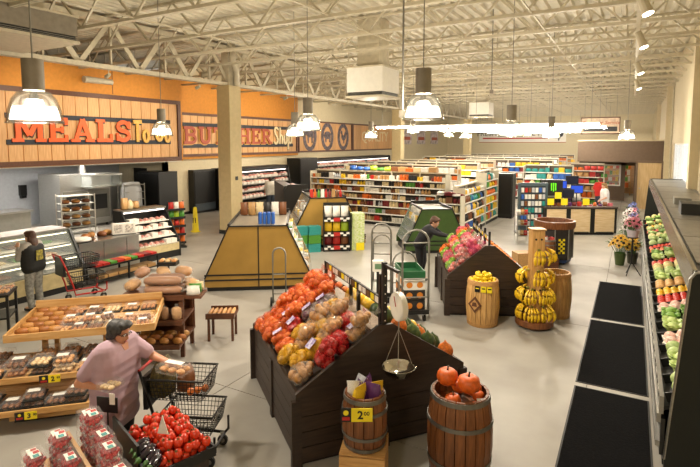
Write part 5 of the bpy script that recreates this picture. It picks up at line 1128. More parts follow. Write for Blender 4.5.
# ---------------------------------------------------------------- floor mats
m_mat = mat('mat_pile', '0c0c0d', .95, var=.2, scale=40, bump=.4, spec=.08)
for i, (y0_, y1_) in enumerate(((3.6, 7.42), (7.55, 10.42), (10.55, 13.45))):
    t = thing('floor_mat', ('nearest black floor mat beside the produce case', 'middle black floor mat beside the produce case', 'farthest black floor mat beside the produce case')[i], 'mat', (-.11, (y0_ + y1_) / 2, 0), 0, 'black floor mats'); h = (y1_ - y0_) / 2
    MB().bx(-.44, .42, -h + .02, h - .02, 0, .012).build('pile', m_mat, t)
    for a in ((-.46, -.44, -h, h), (.42, .44, -h, h), (-.44, .42, -h, -h + .02), (-.44, .42, h - .02, h)): MB().bx(a[0], a[1], a[2], a[3], 0, .009).build('border', m_black, t)

ht = thing('hand_truck', 'slim grey hand truck with hoop handle before the gold island case', 'hand truck', (-6.2, 8.05, 0), R(35))
MB().tube([(-.13, 0, .1), (-.13, 0, 1.12)] + [(-.13 * cos(a * pi / 8), 0, 1.12 + .13 * sin(a * pi / 8)) for a in range(1, 8)] + [(.13, 0, 1.12), (.13, 0, .1)], .018, 8).build('handle', m_grey, ht, smooth=True)
for z in (.3, .7): MB().cyl((-.13, 0, z), (.13, 0, z), .012, None, 6).build('crossbar', m_grey, ht)
MB().bx(-.18, .18, -.25, 0, .02, .035).build('toe_plate', m_grey, ht)
for s in (-1, 1): w = MB().cyl((s * .17 - .02, .08, .1), (s * .17 + .02, .08, .1), .1, None, 14).build('wheel', m_black, ht); MB().cyl((s * .17 - .022, .08, .1), (s * .17 + .022, .08, .1), .04, None, 10).build('hub', m_grey, w)
MB().cyl((-.17, .08, .1), (.17, .08, .1), .012, None, 6).build('axle', m_grey, ht)
for x in (-.13, .13): MB().bar((x, 0, .14), (x, .08, .1), .02).build('axle_bracket', m_grey, ht)
# ================================================================ long open produce case along the right wall
rng = random.Random(19)
pc = thing('produce_case', 'long open chilled produce case along the right wall', 'display case', (.36, 6.0, 0))
LC = 14.6
m_dgreen = mat('dark_green_panel', '10150f', .5, var=.04)
endp = [(.06, 0), (1.2, 0), (1.2, 2.12), (.3, 2.12), (.24, 2.1), (.2, 2.04), (.06, .1)]
MB().prism([(x, z) for x, z in endp], -.06, 0).build('end_panel', m_dgreen, pc)
MB().prism([(x, z) for x, z in endp], LC, LC + .06).build('end_panel', m_dgreen, pc)
mt_ = MB().tube([(x, -.062, z) for x, z in endp[2:7]], .014, 6).build('edge_trim', m_steel, pc)
MB().bx(.05, 1.18, 0, LC, 0, .2).build('base', m_black, pc)
MB().bx(.02, .06, 0, LC, .1, .5).build('kick_panel', mat('case_front', '3a3a38', .35, .4), pc)
for z, d in ((.22, .03), (.5, .05)): MB().bx(-.02 + .0, .02, 0, LC, z - d, z + d).build('bumper', m_steel, pc)
MB().bx(.0, .04, 0, LC, .55, .74).build('front_rail', m_steel, pc)
MB().prism([(.04, .6), (.04, .64), (.85, .92), (.85, .88)], 0, LC).build('sloped_deck', m_black, pc)
MB().bx(1.14, 1.2, 0, LC, .2, 2.1).build('back_panel', m_grey, pc)
MB().prism([(.85, .88), (1.14, 1.2), (1.14, 1.9), (1.12, 1.9), (1.1, 1.22), (.85, .95)], 0, LC).build('mirror_panel', mat('mirror', 'a8a8a4', .15, .9, var=0), pc)
MB().prism([(.22, 1.93), (1.14, 1.93), (1.14, 2.08), (.22, 2.08)], 0, LC).build('canopy', m_black, pc)
MB().prism([(.19, 1.9), (.22, 1.9), (.26, 2.12), (.22, 2.12)], 0, LC).build('canopy_fascia', mat('fascia_steel', '8f8c84', .22, .85, var=.05), pc)
MB().cyl((.4, .1, 1.9), (.4, LC - .1, 1.9), .015, None, 6).build('lamp_tube', glow('produce_lamp', 'fff2dc', 6), pc)
y = .5
i = 0
while y < LC:
    MB().bx(.3, 1.12, y - .01, y + 1.75, 2.081, 2.1).build('top_plate', mat('dull_steel', '7f7c74', .4, .6, var=.1), pc); y += 1.8
for q, (y0_, y1_, x) in enumerate(((.4, 3.0, .75), (1.6, 4.6, 1.0))): tag(MB().tube([(.36 + x, 6 + y0_, 2.16), (.36 + x, 6 + y1_, 2.16)], .055, 8).build('black_pipe', m_black, smooth=True), ('black pipe lying on top of the produce case', 'black pipe along the wall on top of the produce case')[q], 'pipe')
put(k_carton, 'control_box', 'black control box on top of the produce case', 'box', None, pc, (.7, 5.0, 2.1), 0, (.5, .6, .2), m_black)
put(k_carton, 'control_box', 'small grey box on top of the produce case, farther one', 'box', None, pc, (.6, 6.6, 2.1), 0, (.3, .4, .14), m_grey)
def leafy_mesh(seed, m):
    r = random.Random(seed); mb = MB(); mb.ball((0, 0, .45), (.36, .36, .4), 8, 6)
    for i in range(14):
        a = i * 2.4; e = .35 + .5 * (i / 14); c = Vector((cos(a) * .26, sin(a) * .26, .2 + .5 * e))
        d = Vector((cos(a), sin(a), .7)).normalized(); sd = Vector((-sin(a), cos(a), 0)); up = d.cross(sd)
        P = [c - sd * .2, c + sd * .2, c + d * .26 + sd * .26 + up * .05, c + d * .34, c + d * .26 - sd * .26 + up * .05]
        mb.add([p[:] for p in P] + [(p - up * .03 - d * .02)[:] for p in P], [(0, 1, 2, 3, 4), (9, 8, 7, 6, 5), (0, 5, 6, 1), (1, 6, 7, 2), (2, 7, 8, 3), (3, 8, 9, 4), (4, 9, 5, 0)])
    return mb.mesh('leafy_head', True, [m])
m_let = mat('lettuce_leaf', '8fae4a', .5, var=.2, scale=6, c2='c4d08a', rnd=.15); m_cab = mat('cabbage_leaf', 'b9c98a', .5, var=.15, scale=6, c2='8fa85a', rnd=.1); m_romaine = mat('green_leaf', '4a7a2a', .5, var=.25, scale=7, c2='86a848', rnd=.2)
k_leaf = leafy_mesh(1, m_let); k_cab = MB().ball((0, 0, .5), .5, 12, 8, jit=.03, rng=rng).mesh('cabbage', True, [m_cab])
k_pep = MB().lathe([(0, .06), (.25, 0), (.45, .15), (.5, .5), (.42, .85), (.2, 1), (.06, .9), (.05, 1.15), (0, 1.15)], 10).mesh('pepper', True, [m_red])
k_carr = MB().lathe([(0, 0), (.1, .02), (.3, .5), (.4, .9), (.1, 1), (.2, 1.3), (0, 1.3)], 8).mesh('carrot', True, [m_red])
SEC = [('pale cabbage', 'cabbage', k_cab, m_cab, .2), ('green lettuce', 'lettuce', k_leaf, m_let, .25), ('white-wrapped mushroom pack', 'mushrooms', k_tray[3], None, .18), ('dark green leafy bunch', 'greens', k_leaf, m_romaine, .24), ('red pepper', 'pepper', k_pep, mat('red_pepper', 'c8301c', .3, var=.1), .12), ('yellow pepper', 'pepper', k_pep, mat('yellow_pepper', 'e6b41c', .3, var=.08), .12), ('round green lettuce', 'lettuce', k_leaf, m_let, .25), ('tan squash', 'squash', k_cab, mat('tan_squash', 'c89a5a', .5, var=.1), .17), ('pale melon', 'melon', k_cab, mat('pale_melon', 'd0c080', .5, var=.15), .2), ('light green cabbage', 'cabbage', k_cab, m_cab, .2), ('orange pepper', 'pepper', k_pep, mat('orange_pepper', 'dd6a1c', .3, var=.1), .12), ('red tomato', 'tomato', k_round, mat('tomato_skin', 'd23a1c', .25, var=.06), .1)]
order = [0, 1, 9, 2, 1, 3, 2, 4, 5, 7, 6, 9, 8, 4, 1, 3, 10, 11, 9, 6, 8, 3, 4, 0, 5, 6, 11, 3, 8]
y = .12; si = 0
PLN = ('nearest', 'second', 'third', 'fourth', 'fifth', 'sixth', 'seventh', 'eighth', 'ninth', 'tenth', 'eleventh', 'twelfth', 'thirteenth', 'fourteenth', 'fifteenth', 'sixteenth', 'seventeenth', 'eighteenth', 'nineteenth', 'twentieth', 'twenty-first', 'twenty-second', 'twenty-third', 'twenty-fourth', 'twenty-fifth', 'twenty-sixth', 'twenty-seventh', 'twenty-eighth', 'farthest')
while y < LC - .7 and si < len(order):
    nm, ct, me, mm, d = SEC[order[si]]; wd = .44
    MB().bar((.06, y - .03, .70), (.86, y - .03, .97), .012, .1).build('divider', m_black, pc)
    nx_ = int(.78 / (d * .86)); ny_ = max(1, int(wd / (d * .86)))
    for a in range(nx_):
        for b in range(ny_):
            x = .12 + (a + .5) * .74 / nx_; z = .63 + (x - .04) * .345
            o = put(me, nm.replace(' ', '_').replace('-', '_'), '%s in the %s tray of the long produce case' % (nm, PLN[si]), ct, 'produce in the long case', pc, (x, y + (b + .5) * wd / ny_ + rng.uniform(-.01, .01), z + (rng.uniform(0, .02))), rng.uniform(0, 6), (d, d * .95, d * (.85 if me is not k_tray[3] else .9)), mm)
    for q in range(4): MB().bx(-.004, .0, y + q * .1, y + q * .1 + .06, .68, .72).build('price_tag', m_white if q % 3 else m_black, pc)
    y += .48; si += 1
# ---------------------------------------------------------------- flowers in front of the far end of the case
m_petal = mat('sunflower_petal', 'e8b21a', .5, var=.1); m_seed = mat('seed_brown', '3a2412', .8); m_leafg = mat('flower_leaf', '3f6a26', .6, var=.2)
def flower_mesh(mp):
    mb = MB(); mb.cur = 0
    for i in range(12):
        a = i * pi / 6; mb.add([(.03 * cos(a - .2), .03 * sin(a - .2), 0), (.03 * cos(a + .2), .03 * sin(a + .2), 0), (.075 * cos(a + .16), .075 * sin(a + .16), .012), (.1 * cos(a), .1 * sin(a), .004), (.075 * cos(a - .16), .075 * sin(a - .16), .012)], [(0, 1, 2, 3, 4)])
    mb.cur = 1; mb.ball((0, 0, .005), (.036, .036, .018), 8, 4); return mb.mesh('bloom', True, [mp, m_seed])
k_sun = flower_mesh(m_petal); k_pink = flower_mesh(mat('pink_petal', 'c86a7c', .5)); k_whitef = flower_mesh(mat('white_petal', 'e6dcd8', .5)); k_blue = flower_mesh(mat('blue_petal', '4a5a9a', .5))
def bouquet(label, loc, h, kb, n, R0=.2, pot='7a5a3a'):
    t = thing('flower_bucket', label, 'flowers', loc); r = random.Random(label)
    MB().lathe([(.11, 0), (.15, h * .38), (.155, h * .4), (.14, h * .4), (.1, .03), (0, .03)], 14).build('bucket', mat('bucket_' + pot, pot, .5), t, smooth='auto')
    lf = MB()
    for i in range(40):
        a = r.uniform(0, 6.28); q = R0 * math.sqrt(r.random()) * 1.1; z = h * r.uniform(.45, .85); d = Vector((cos(a), sin(a), r.uniform(.0, .8))).normalized(); sd = Vector((-sin(a), cos(a), 0)); c = Vector((q * cos(a), q * sin(a), z))
        lf.add([(c - sd * .02)[:], (c + sd * .02)[:], (c + d * .07 + sd * .035)[:], (c + d * .14)[:], (c + d * .07 - sd * .035)[:]], [(0, 1, 2, 3, 4)])
    for i in range(n):
        a = i * 2.4; q = R0 * math.sqrt((i + .5) / n); z = h * (.95 - .35 * (q / R0) ** 2)
        lf.cyl((q * .3 * cos(a), q * .3 * sin(a), h * .3), (q * cos(a), q * sin(a), z), .006, None, 4)
        o = inst(kb, 'bloom', t, (q * cos(a), q * sin(a), z), (q / R0 * .9 * -sin(a) + .5 * 0, q / R0 * .9 * cos(a), 0), r.uniform(.85, 1.15)); o.rotation_euler = Vector((cos(a) * q / R0 - .1, sin(a) * q / R0 - .5, .8)).to_track_quat('Z', 'Y').to_euler()
    lf.build('foliage', m_leafg, t)
bouquet('bucket of yellow sunflowers at the end of the mats', (-.18, 15.6, 0), .85, k_sun, 20, .26, '4a5a2a')
bouquet('second bucket of yellow sunflowers nearer the case', (.12, 15.95, 0), .75, k_sun, 12, .2, '4a4a3a')
fst = thing('flower_stand', 'black wire tripod flower stand beside the produce case', 'stand', (.1, 14.5, 0))
for a in (0, 2.1, 4.2): MB().cyl((0, 0, .35), (.22 * cos(a), .22 * sin(a), 0), .012, None, 6).build('leg', m_black, fst)
MB().cyl((0, 0, .3), (0, 0, .95), .02, None, 8).build('post', m_black, fst); MB().lathe([(.02, .95), (.12, .97), (.13, 1.0), (.1, .98), (0, .97)], 12).build('ring_tray', m_black, fst)
for i in range(7):
    lbl = ('pink and white wrapped bouquet on the flower stand', 'white bouquet behind the flower stand', 'blue and white bouquet by the produce case', 'pink bouquet at the case corner', 'white bouquet farther along the case', 'pink bouquet farther along the case', 'blue bouquet at the far end of the case')[i]
    bouquet(lbl, ((.1, 14.5, .98), (-.02, 17.0, 0), (.1, 17.8, 0), (.12, 18.6, 0), (.0, 19.4, 0), (.1, 20.2, 0), (.1, 21.2, 0))[i], (.5, 1.2, 1.25, 1.1, 1.2, 1.1, 1.2)[i], (k_pink, k_whitef, k_blue, k_pink, k_whitef, k_pink, k_blue)[i], 12, .2, ('c8c0c8', '9a9a9a', '5a6a8a', 'a06a6a', '8a8a8a', '9a6a6a', '5a6a8a')[i])
# ================================================================ pastry display (maple) at the left
pd = thing('pastry_display', 'maple tiered pastry display behind the woman in the mauve shirt', 'display table', (-6.69, 3.15, 0), R(44))
LP, DP = 1.72, 1.1
def tray_shelf(parent, x0, x1, y0, y1, z, m, slats=True, rim=.06, nm='shelf'):
    n = max(3, int((y1 - y0) / .11)); w = (y1 - y0) / n
    for i in range(n): MB().bx(x0, x1, y0 + i * w + .006, y0 + (i + 1) * w - .006, z - .02, z).build(nm + '_slat', m, parent)
    for a in ((x0 - .02, x1 + .02, y0 - .025, y0), (x0 - .02, x1 + .02, y1, y1 + .025), (x0 - .025, x0, y0, y1), (x1, x1 + .025, y0, y1)): MB().bx(a[0], a[1], a[2], a[3], z - .035, z + rim).build(nm + '_rail', m, parent)
tray_shelf(pd, 0, LP, 0, DP, .95, m_maple)
MB().bx(0, LP, DP - .02, DP + .03, 1.0, 1.1).build('back_rail', m_maple, pd)
tray_shelf(pd, -.25, 1.12, -.3, .45, .55, m_maple, rim=.03); tray_shelf(pd, -.2, 1.02, -.52, .3, .25, m_maple, rim=.03)
for x in (.3, 1.05): MB().bx(x - .03, x + .03, .4, .46, .0, .93).build('post', m_maple, pd); MB().bx(x - .03, x + .03, .9, .96, 0, .93).build('post', m_maple, pd)
MB().bx(.1, .95, -.3, .3, .04, .22).build('plinth', m_maple, pd); MB().bx(.14, .9, -.26, .26, 0, .04).build('kick', m_black, pd)
k_roll = MB().lathe([(0, 0), (.1, .02), (.2, .3), (.2, .7), (.1, .98), (0, 1)], 8).mesh('roll', True, [m_bread[0]])
for i in range(4):
    for j in range(5): put(k_roll, 'bread_roll', 'golden bread roll lying in the left tray of the maple display, %s row' % ('front', 'second', 'third', 'fourth', 'back')[j], 'bread roll', 'rolls in the maple display', pd, (.06 + i * .125, .12 + j * .2, 1.0), R(90) + rng.uniform(-.1, .1), (.24, .24, .18), m_bread[(0, 1)[(i + j) % 2]], tilt=R(90))
m_pastry = [mat('pastry_' + str(i), c, .5, var=.25, scale=16, c2=d) for i, (c, d) in enumerate((('b06a34', 'e0b070'), ('8a4a24', 'c98a4a'), ('5a2c18', '8a5a30'), ('d0a060', 'f0dcb0')))]
m_shell = clearfilm('clear_clamshell', 'f2f0ee', .9, .05)
SHL = MB().lathe([(.66, 0), (.7, .45), (.71, .48), (.66, .95), (.6, 1), (0, 1)], 4, M=Matrix.Rotation(pi / 4, 4, 'Z')).mesh('shell', False, [m_shell])
def pastry_fill(m, seed):
    r = random.Random(seed); mb = MB()
    for i in range(6): mb.ball((-.3 + .3 * (i % 3), -.2 + .4 * (i // 3), .35), (.16, .2, .3), 7, 5, jit=.06, rng=r)
    return mb.mesh('pastries', True, [m])
PF = [pastry_fill(m, i) for i, m in enumerate(m_pastry)]
LBL = MB().bx(-.3, .3, -.18, .18, 1.0, 1.03).mesh('label_sticker', False, [m_white]); LID = MB().bx(-.52, .52, -.52, .52, 0, .12).mesh('tray_base', False, [m_black])
def clamshell(label, group, w, rz, size, kind, sticker=True, black=False, cat='pastry pack'):
    t = thing('pastry_pack', label, cat, w, rz, group); t.scale = size
    inst(PF[kind], 'pastries', t); inst(SHL, 'shell', t)
    if sticker: inst(LBL, 'label_sticker', t, (rng.uniform(-.1, .1), rng.uniform(-.1, .1), 0))
    if black: inst(LID, 'tray_base', t)
SP = ('far left', 'left', 'left of centre', 'centre', 'right of centre', 'right', 'far right', 'outermost right')
for i in range(6):
    for j in range(2): clamshell('clear pastry pack on the %s top tray of the maple display, %s' % (('front', 'mid')[j], SP[i]), 'packs on the maple display', loc2w(pd, (.62 + i * .19, .14 + j * .24, .951)), R(44) + rng.uniform(-.2, .2), (.17, .2, .085), (i + j) % 4, (i + j) % 2)
for i in range(3): clamshell('second-layer pastry pack on the top tray of the maple display, %s' % SP[i + 1], 'packs on the maple display', loc2w(pd, (.68 + i * .22, .24, 1.037)), R(44) + .2 * i, (.17, .2, .085), i, True)
for i in range(5): clamshell('pie pack on the back of the top tray of the maple display, %s' % SP[i + 1], 'packs on the maple display', loc2w(pd, (.6 + i * .24, .85, .951)), R(44), (.2, .22, .08), (i + 1) % 4, i % 2, True)
for i in range(5):
    for j in range(2):
        for k_ in range(2):
            if k_ == 0 or (i * 3 + j) % 4: clamshell('%s pastry pack on the middle tier %s of the maple display, %s' % (('lower', 'upper')[k_], ('front', 'back')[j], SP[i]), 'packs on the middle tier', loc2w(pd, (-.1 + i * .265, -.14 + j * .3, .551 + k_ * .105)), R(44) + rng.uniform(-.12, .12), (.22, .24, .1), (i + j + k_) % 4, (i + k_) % 2 == 0, (i + j) % 2 == 0)
for i in range(5):
    for k_ in range(2):
        if k_ == 0 or i % 2 == 0: clamshell('%s dark cake pack on the lowest tier of the maple display, %s' % (('lower', 'upper')[k_], SP[i]), 'packs on the lowest tier', loc2w(pd, (-.06 + i * .235, -.34, .251 + k_ * .09)), R(44) + rng.uniform(-.1, .1), (.22, .26, .085), 2, True, True)
price_sign(loc2w(pd, (.62, -.335, .49)), R(44), 'yellow 2.99 price card on the middle tier of the maple display', .13, .09, '2', '99'); price_sign(loc2w(pd, (.42, -.555, .17)), R(44), 'yellow 3.00 price card on the lowest tier of the maple display', .13, .09, '3', '00')
# ================================================================ dark bread table
bt = thing('bread_table', 'dark wooden tiered bread table beyond the maple display', 'display table', (-6.9, 4.86, 0), R(32))
for a, z in (((0, 1.02, 0, .62), .98), ((.2, 1.02, -.12, .62), .62), ((.2, 1.02, -.28, .62), .3)):
    MB().bx(a[0], a[1], a[2], a[3], z - .04, z).build('shelf', m_frame, bt); MB().bx(a[0], a[1], a[2] - .02, a[2], z - .05, z + .03).build('shelf_front', m_frame, bt)
MB().bx(1.02, 1.28, .02, .42, .94, .98).build('side_leaf', m_frame, bt)
for x in (.06, .97):
    for y in (.04, .58): MB().bx(x - .03, x + .03, y - .03, y + .03, 0, .94).build('leg', m_frame, bt)
MB().bx(.25, 1.02, .58, .62, .28, .94).build('back_board', m_frame, bt)
m_bfilm = clearfilm('bread_bag', 'f0e6d8', .86, .12)
k_long = MB().lathe([(0, 0), (.3, .02), (.46, .12), (.5, .5), (.46, .88), (.3, .98), (0, 1)], 10).mesh('long_loaf', True, [m_bread[0]])
FL = MB().lathe([(0, -.02), (.34, 0), (.52, .1), (.57, .5), (.52, .9), (.3, 1.02), (.1, 1.08), (.22, 1.22), (0, 1.2)], 9).mesh('bag_film', True, [m_bfilm])
def loafbag(label, w, rz, size, mm, up=False, group='bagged loaves on the dark bread table'):
    t = thing('bagged_loaf', label, 'bread', w, rz, group)
    if not up: t.rotation_euler = (R(90), 0, rz); t.location = (w[0], w[1], w[2] + size[1] * .58)
    t.scale = size; inst(k_long, 'loaf', t, m=mm); inst(FL, 'bag_film', t)
for i in range(4): loafbag('long brown bagged loaf stacked at the left of the bread table top, %s' % ('lowest', 'second', 'third', 'topmost')[i], loc2w(bt, (.38, .1 + .19 * (i % 2), .985 + .15 * (i // 2))), R(32 + 90), (.16, .14, .58), m_bread[(0, 2)[i % 2]])
for i in range(4): loafbag('pale bagged loaf on the bread table top, %s' % SP[i], loc2w(bt, (.1 + i * .27, .5, .985)), R(32) + .3 * i, (.22, .17, .28), m_bread[(3, 1, 0)[i % 3]])
for i in range(3): loafbag('pale bagged bun pack heaped at the right of the bread table, %s' % SP[i + 3], loc2w(bt, (.25 + i * .27, .52, 1.19)), R(32) + .5 * i, (.21, .16, .26), m_bread[(0, 3, 1)[i]])
for i in range(4): loafbag('upright bagged bun stack on the middle bread shelf, %s' % SP[i + 2], loc2w(bt, (.3 + i * .2, .0, .62)), R(30), (.16, .14, .2), m_bread[(1, 3)[i % 2]], True)
for i in range(12): put(k_roll, 'crusty_roll', 'crusty roll piled on the lowest bread shelf, %s %s' % (('front', 'middle', 'rear')[i % 3], SP[i // 3 + 2]), 'bread roll', 'rolls on the lowest bread shelf', bt, (.3 + (i // 3) * .2, -.2 + (i % 3) * .13, .37), R(60) + .3 * (i % 3), (.26, .26, .17), m_bread[(1, 0, 3)[i % 3]], tilt=R(90))
for i in range(3): put(k_pouch, 'bun_bag', '%s bag lying on the side leaf of the bread table, %s' % (('white', 'green', 'white')[i], ('front', 'middle', 'rear')[i]), 'bag', 'bags on the side leaf', bt, (1.14, .1 + i * .13, .98), 0, (.2, .12, .15), (PM['white'], PM['green'], PM['cream'])[i])
st_ = thing('sample_tray', 'black tray with pink pastries raised on a post over the bread table', 'tray', loc2w(bt, (.62, .56, .98)), R(32))
MB().cyl((0, 0, 0), (0, 0, .38), .015, None, 6).build('post', m_black, st_); MB().bx(-.15, .15, -.1, .1, .38, .44).build('tray', m_black, st_)
for i in range(6): MB().ball((-.1 + .1 * (i % 3), -.04 + .08 * (i // 3), .455), (.045, .035, .03), 7, 5).build('pastry', m_pastry[(0, 3)[i % 2]], st_, smooth=True)
bs_ = thing('baguette_stand', 'small dark stand of bagged baguettes beside the bread table', 'stand', (-6.1, 6.3, 0), R(32))
for x in (-.2, .2):
    for y in (-.16, .16): MB().bx(x - .02, x + .02, y - .02, y + .02, 0, .4).build('leg', m_frame, bs_)
MB().prism([(-.24, .40), (.24, .40), (.24, .43), (-.24, .43)], -.2, .2).build('tray', m_frame, bs_)
for a in ((-.24, .24, -.22, -.2), (-.24, .24, .2, .22)): MB().bx(a[0], a[1], a[2], a[3], .4, .5).build('tray_edge', m_frame, bs_)
for i in range(6): put(k_roll, 'baguette', 'golden baguette in the small dark stand, %s' % SP[i], 'baguette', 'baguettes in the small stand', bs_, (-.19 + i * .076, .16, .47), R(0), (.17, .17, .34), m_bread[(1, 3)[i % 2]], tilt=R(90))
# ================================================================ strawberries, tomatoes, eggplants in the near left corner
stb = thing('berry_table', 'low table with maple edges under the strawberry packs', 'table', (-3.66, 2.2, 0), R(-18))
MB().bx(-.55, .5, -.42, .29, .68, .72).build('table_top', m_maple, stb); MB().bx(-.5, .45, -.38, .25, .0, .68).build('cabinet', m_dark, stb); MB().bx(-.55, .5, .02, .05, .72, .9).build('divider_rail', m_maple, stb)
m_berry = mat('strawberry', 'b8161c', .3, var=.2, scale=30)
BF = lumps(44, .088, .06, .045, .017, .022, m_berry, 4, 6, 4); BSH = MB().lathe([(.66, 0), (.7, .5), (.71, .55), (.68, 1), (0, 1)], 4, M=Matrix.Rotation(pi / 4, 4, 'Z')).mesh('shell', False, [m_shell]); BLB = MB().bx(-.055, .055, -.035, .035, 0, .003).mesh('label_sticker', False, [m_white]); BLR = MB().bx(-.02, .02, -.02, .02, 0, .004).mesh('label_mark', False, [PM['teal']])
def berry(label, w, rz):
    t = thing('strawberry_pack', label, 'strawberries', w, rz, 'strawberry packs'); inst(BF, 'strawberries', t); inst(BSH, 'shell', t, sc=(.2, .145, .085)); l_ = inst(BLB, 'label_sticker', t, (0, 0, .0855)); inst(BLR, 'label_mark', l_, (.03, .0, .001)); l2 = inst(BLR, 'label_mark', l_, (-.025, .012, .001), m=m_red)
RN = ('leftmost', 'second', 'third', 'fourth', 'rightmost')
for c_, (v, hs_) in enumerate(((.17, (4, 5, 4, 4, 3)), (-.07, (3, 4, 3, 2, 2)), (-.25, (2, 3, 2, 2, 1)))):
    for j, hh in enumerate(hs_):
        for k_ in range(hh): berry('strawberry pack in the %s row, %s stack, %s' % (('far', 'middle', 'near')[c_], RN[j], ('lowest', 'second up', 'third up', 'fourth up', 'topmost')[k_]), loc2w(stb, (-.42 + j * .208, v - .015 * (j % 2), .721 + k_ * .089)), R(-18) + rng.uniform(-.06, .06))
tt = thing('tomato_tray', 'black angled tray holding tomatoes and eggplants at the front', 'tray', (-3.44, 2.83, 0), R(-18))
MB().bx(-.36, .3, -.26, .25, 0, .7).build('stand', m_dark, tt); MB().prism([(-.4, .7), (.34, .7), (.34, .73), (-.4, .73)], -.3, .3).build('tray_floor', m_black, tt)
for a in ((-.4, .34, .28, .3), (-.4, .34, -.3, -.28), (-.41, -.39, -.3, .3), (.33, .35, -.3, .3)): MB().bx(a[0], a[1], a[2], a[3], .73, .79).build('tray_side', m_black, tt)
MB().bx(-.4, .2, -.31, -.29, .73, .98).build('divider_panel', m_black, tt)
k_tom = MB().lathe([(0, .04), (.3, 0), (.47, .22), (.5, .48), (.42, .78), (.2, .92), (0, .86)], 12).mesh('tomato_body', True, [MATS['tomato_skin']])
cx = MB()
for i in range(5):
    a = i * 1.257; cx.add([(0, 0, .88), (.1 * cos(a - .4), .1 * sin(a - .4), .95), (.28 * cos(a), .28 * sin(a), .98), (.1 * cos(a + .4), .1 * sin(a + .4), .95)], [(0, 1, 2, 3)])
cx.cyl((0, 0, .88), (.06, .02, 1.12), .035, .03, 5); k_cal = cx.mesh('calyx', False, [m_leafg])
tn_ = 0
for lay, (nx_, ny_, x0_, y0_) in enumerate(((8, 6, -.34, -.18), (8, 6, -.33, -.15), (7, 4, -.29, -.06))):
    for i in range(nx_):
        for j in range(ny_):
            if lay and rng.random() < .15: continue
            t = thing('tomato', 'ripe red tomato in the black tray, %s layer, %s row, %s place' % (('lower', 'middle', 'top')[lay], ('front', 'second', 'third', 'fourth', 'fifth', 'back')[j], ('first', 'second', 'third', 'fourth', 'fifth', 'sixth', 'seventh', 'eighth')[i]), 'tomato', loc2w(tt, (x0_ + i * .085 + rng.uniform(-.01, .01), y0_ + j * .077 + rng.uniform(-.008, .008), .735 + lay * .062)), rng.uniform(0, 6), 'tomatoes in the black tray'); t.scale = (.08,) * 3; t.rotation_euler = (rng.uniform(-.5, .5), rng.uniform(-.5, .5), rng.uniform(0, 6)); inst(k_tom, 'body', t); inst(k_cal, 'calyx', t)
k_egg = MB().lathe([(0, 0), (.25, .03), (.42, .2), (.44, .45), (.28, .8), (.18, .95), (0, 1)], 12).mesh('eggplant_body', True, [mat('eggplant_skin', '160c16', .18, var=.05)]); k_ecap = MB().lathe([(.24, .88), (.2, .98), (.05, 1.03), (.04, 1.15), (0, 1.15)], 8).mesh('cap', True, [m_leafg])
for i in range(6):
    t = thing('eggplant', 'glossy dark eggplant at the front edge of the tomato tray, %s' % SP[i], 'eggplant', loc2w(tt, (.0 + i * .055, -.14 - .02 * (i % 2), .87)), 0, 'eggplants in the black tray'); t.rotation_euler = (R(84), 0, R(10 + 8 * (i % 3))); t.scale = (.11, .11, .2); inst(k_egg, 'body', t); inst(k_ecap, 'cap', t)
tg = thing('tag_holder', 'black tag holder with white card behind the strawberry packs', 'price card', (-3.98, 2.66, .7), R(20))
MB().cyl((0, 0, -.7), (0, 0, .34), .008, None, 6).build('post', m_black, tg); MB().bx(-.1, .1, -.006, .006, .3, .44).build('panel', m_black, tg); MB().bx(.03, .08, -.012, -.006, .38, .48).build('card', m_white, tg)
wc = thing('tag_card', 'white folded card standing among the tomatoes', 'card', loc2w(tt, (.1, -.06, .94)), R(20)); MB().prism([(-.05, 0), (.05, 0), (.0, .16)], -.004, .004).build('card', m_white, wc)
# ================================================================ people
m_skin = mat('skin', 'c98f70', .5, var=.05); m_skin2 = mat('skin_pale', 'd6a486', .5, var=.04)
m_eye = mat('eye_white', 'e8e4de', .2, var=0); m_iris = mat('iris_dark', '20150f', .2, var=0); m_lip = mat('lip', 'a85a50', .5, var=0)
class Blob(MB):
    def cap(s, p0, r0, p1, r1, n=10):
        s.ball(p0, r0, n, 8); s.ball(p1, r1, n, 8)
        if (Vector(p1) - Vector(p0)).length > 1e-4: s.cyl(p0, p1, r0, r1, n)
        return s
    def chain(s, pts, rs, n=10):
        for i in range(len(pts) - 1): s.cap(pts[i], rs[i], pts[i + 1], rs[i + 1], n)
        return s
    def blob(s, name, m, parent, vox, smooth=6):
        o = s.build(name, m, parent, smooth=True)
        r = o.modifiers.new('remesh', 'REMESH'); r.mode = 'VOXEL'; r.voxel_size = vox; r.use_smooth_shade = True
        q = o.modifiers.new('smooth', 'SMOOTH'); q.factor = .5; q.iterations = smooth
        return o
def V(*a): return Vector(a)
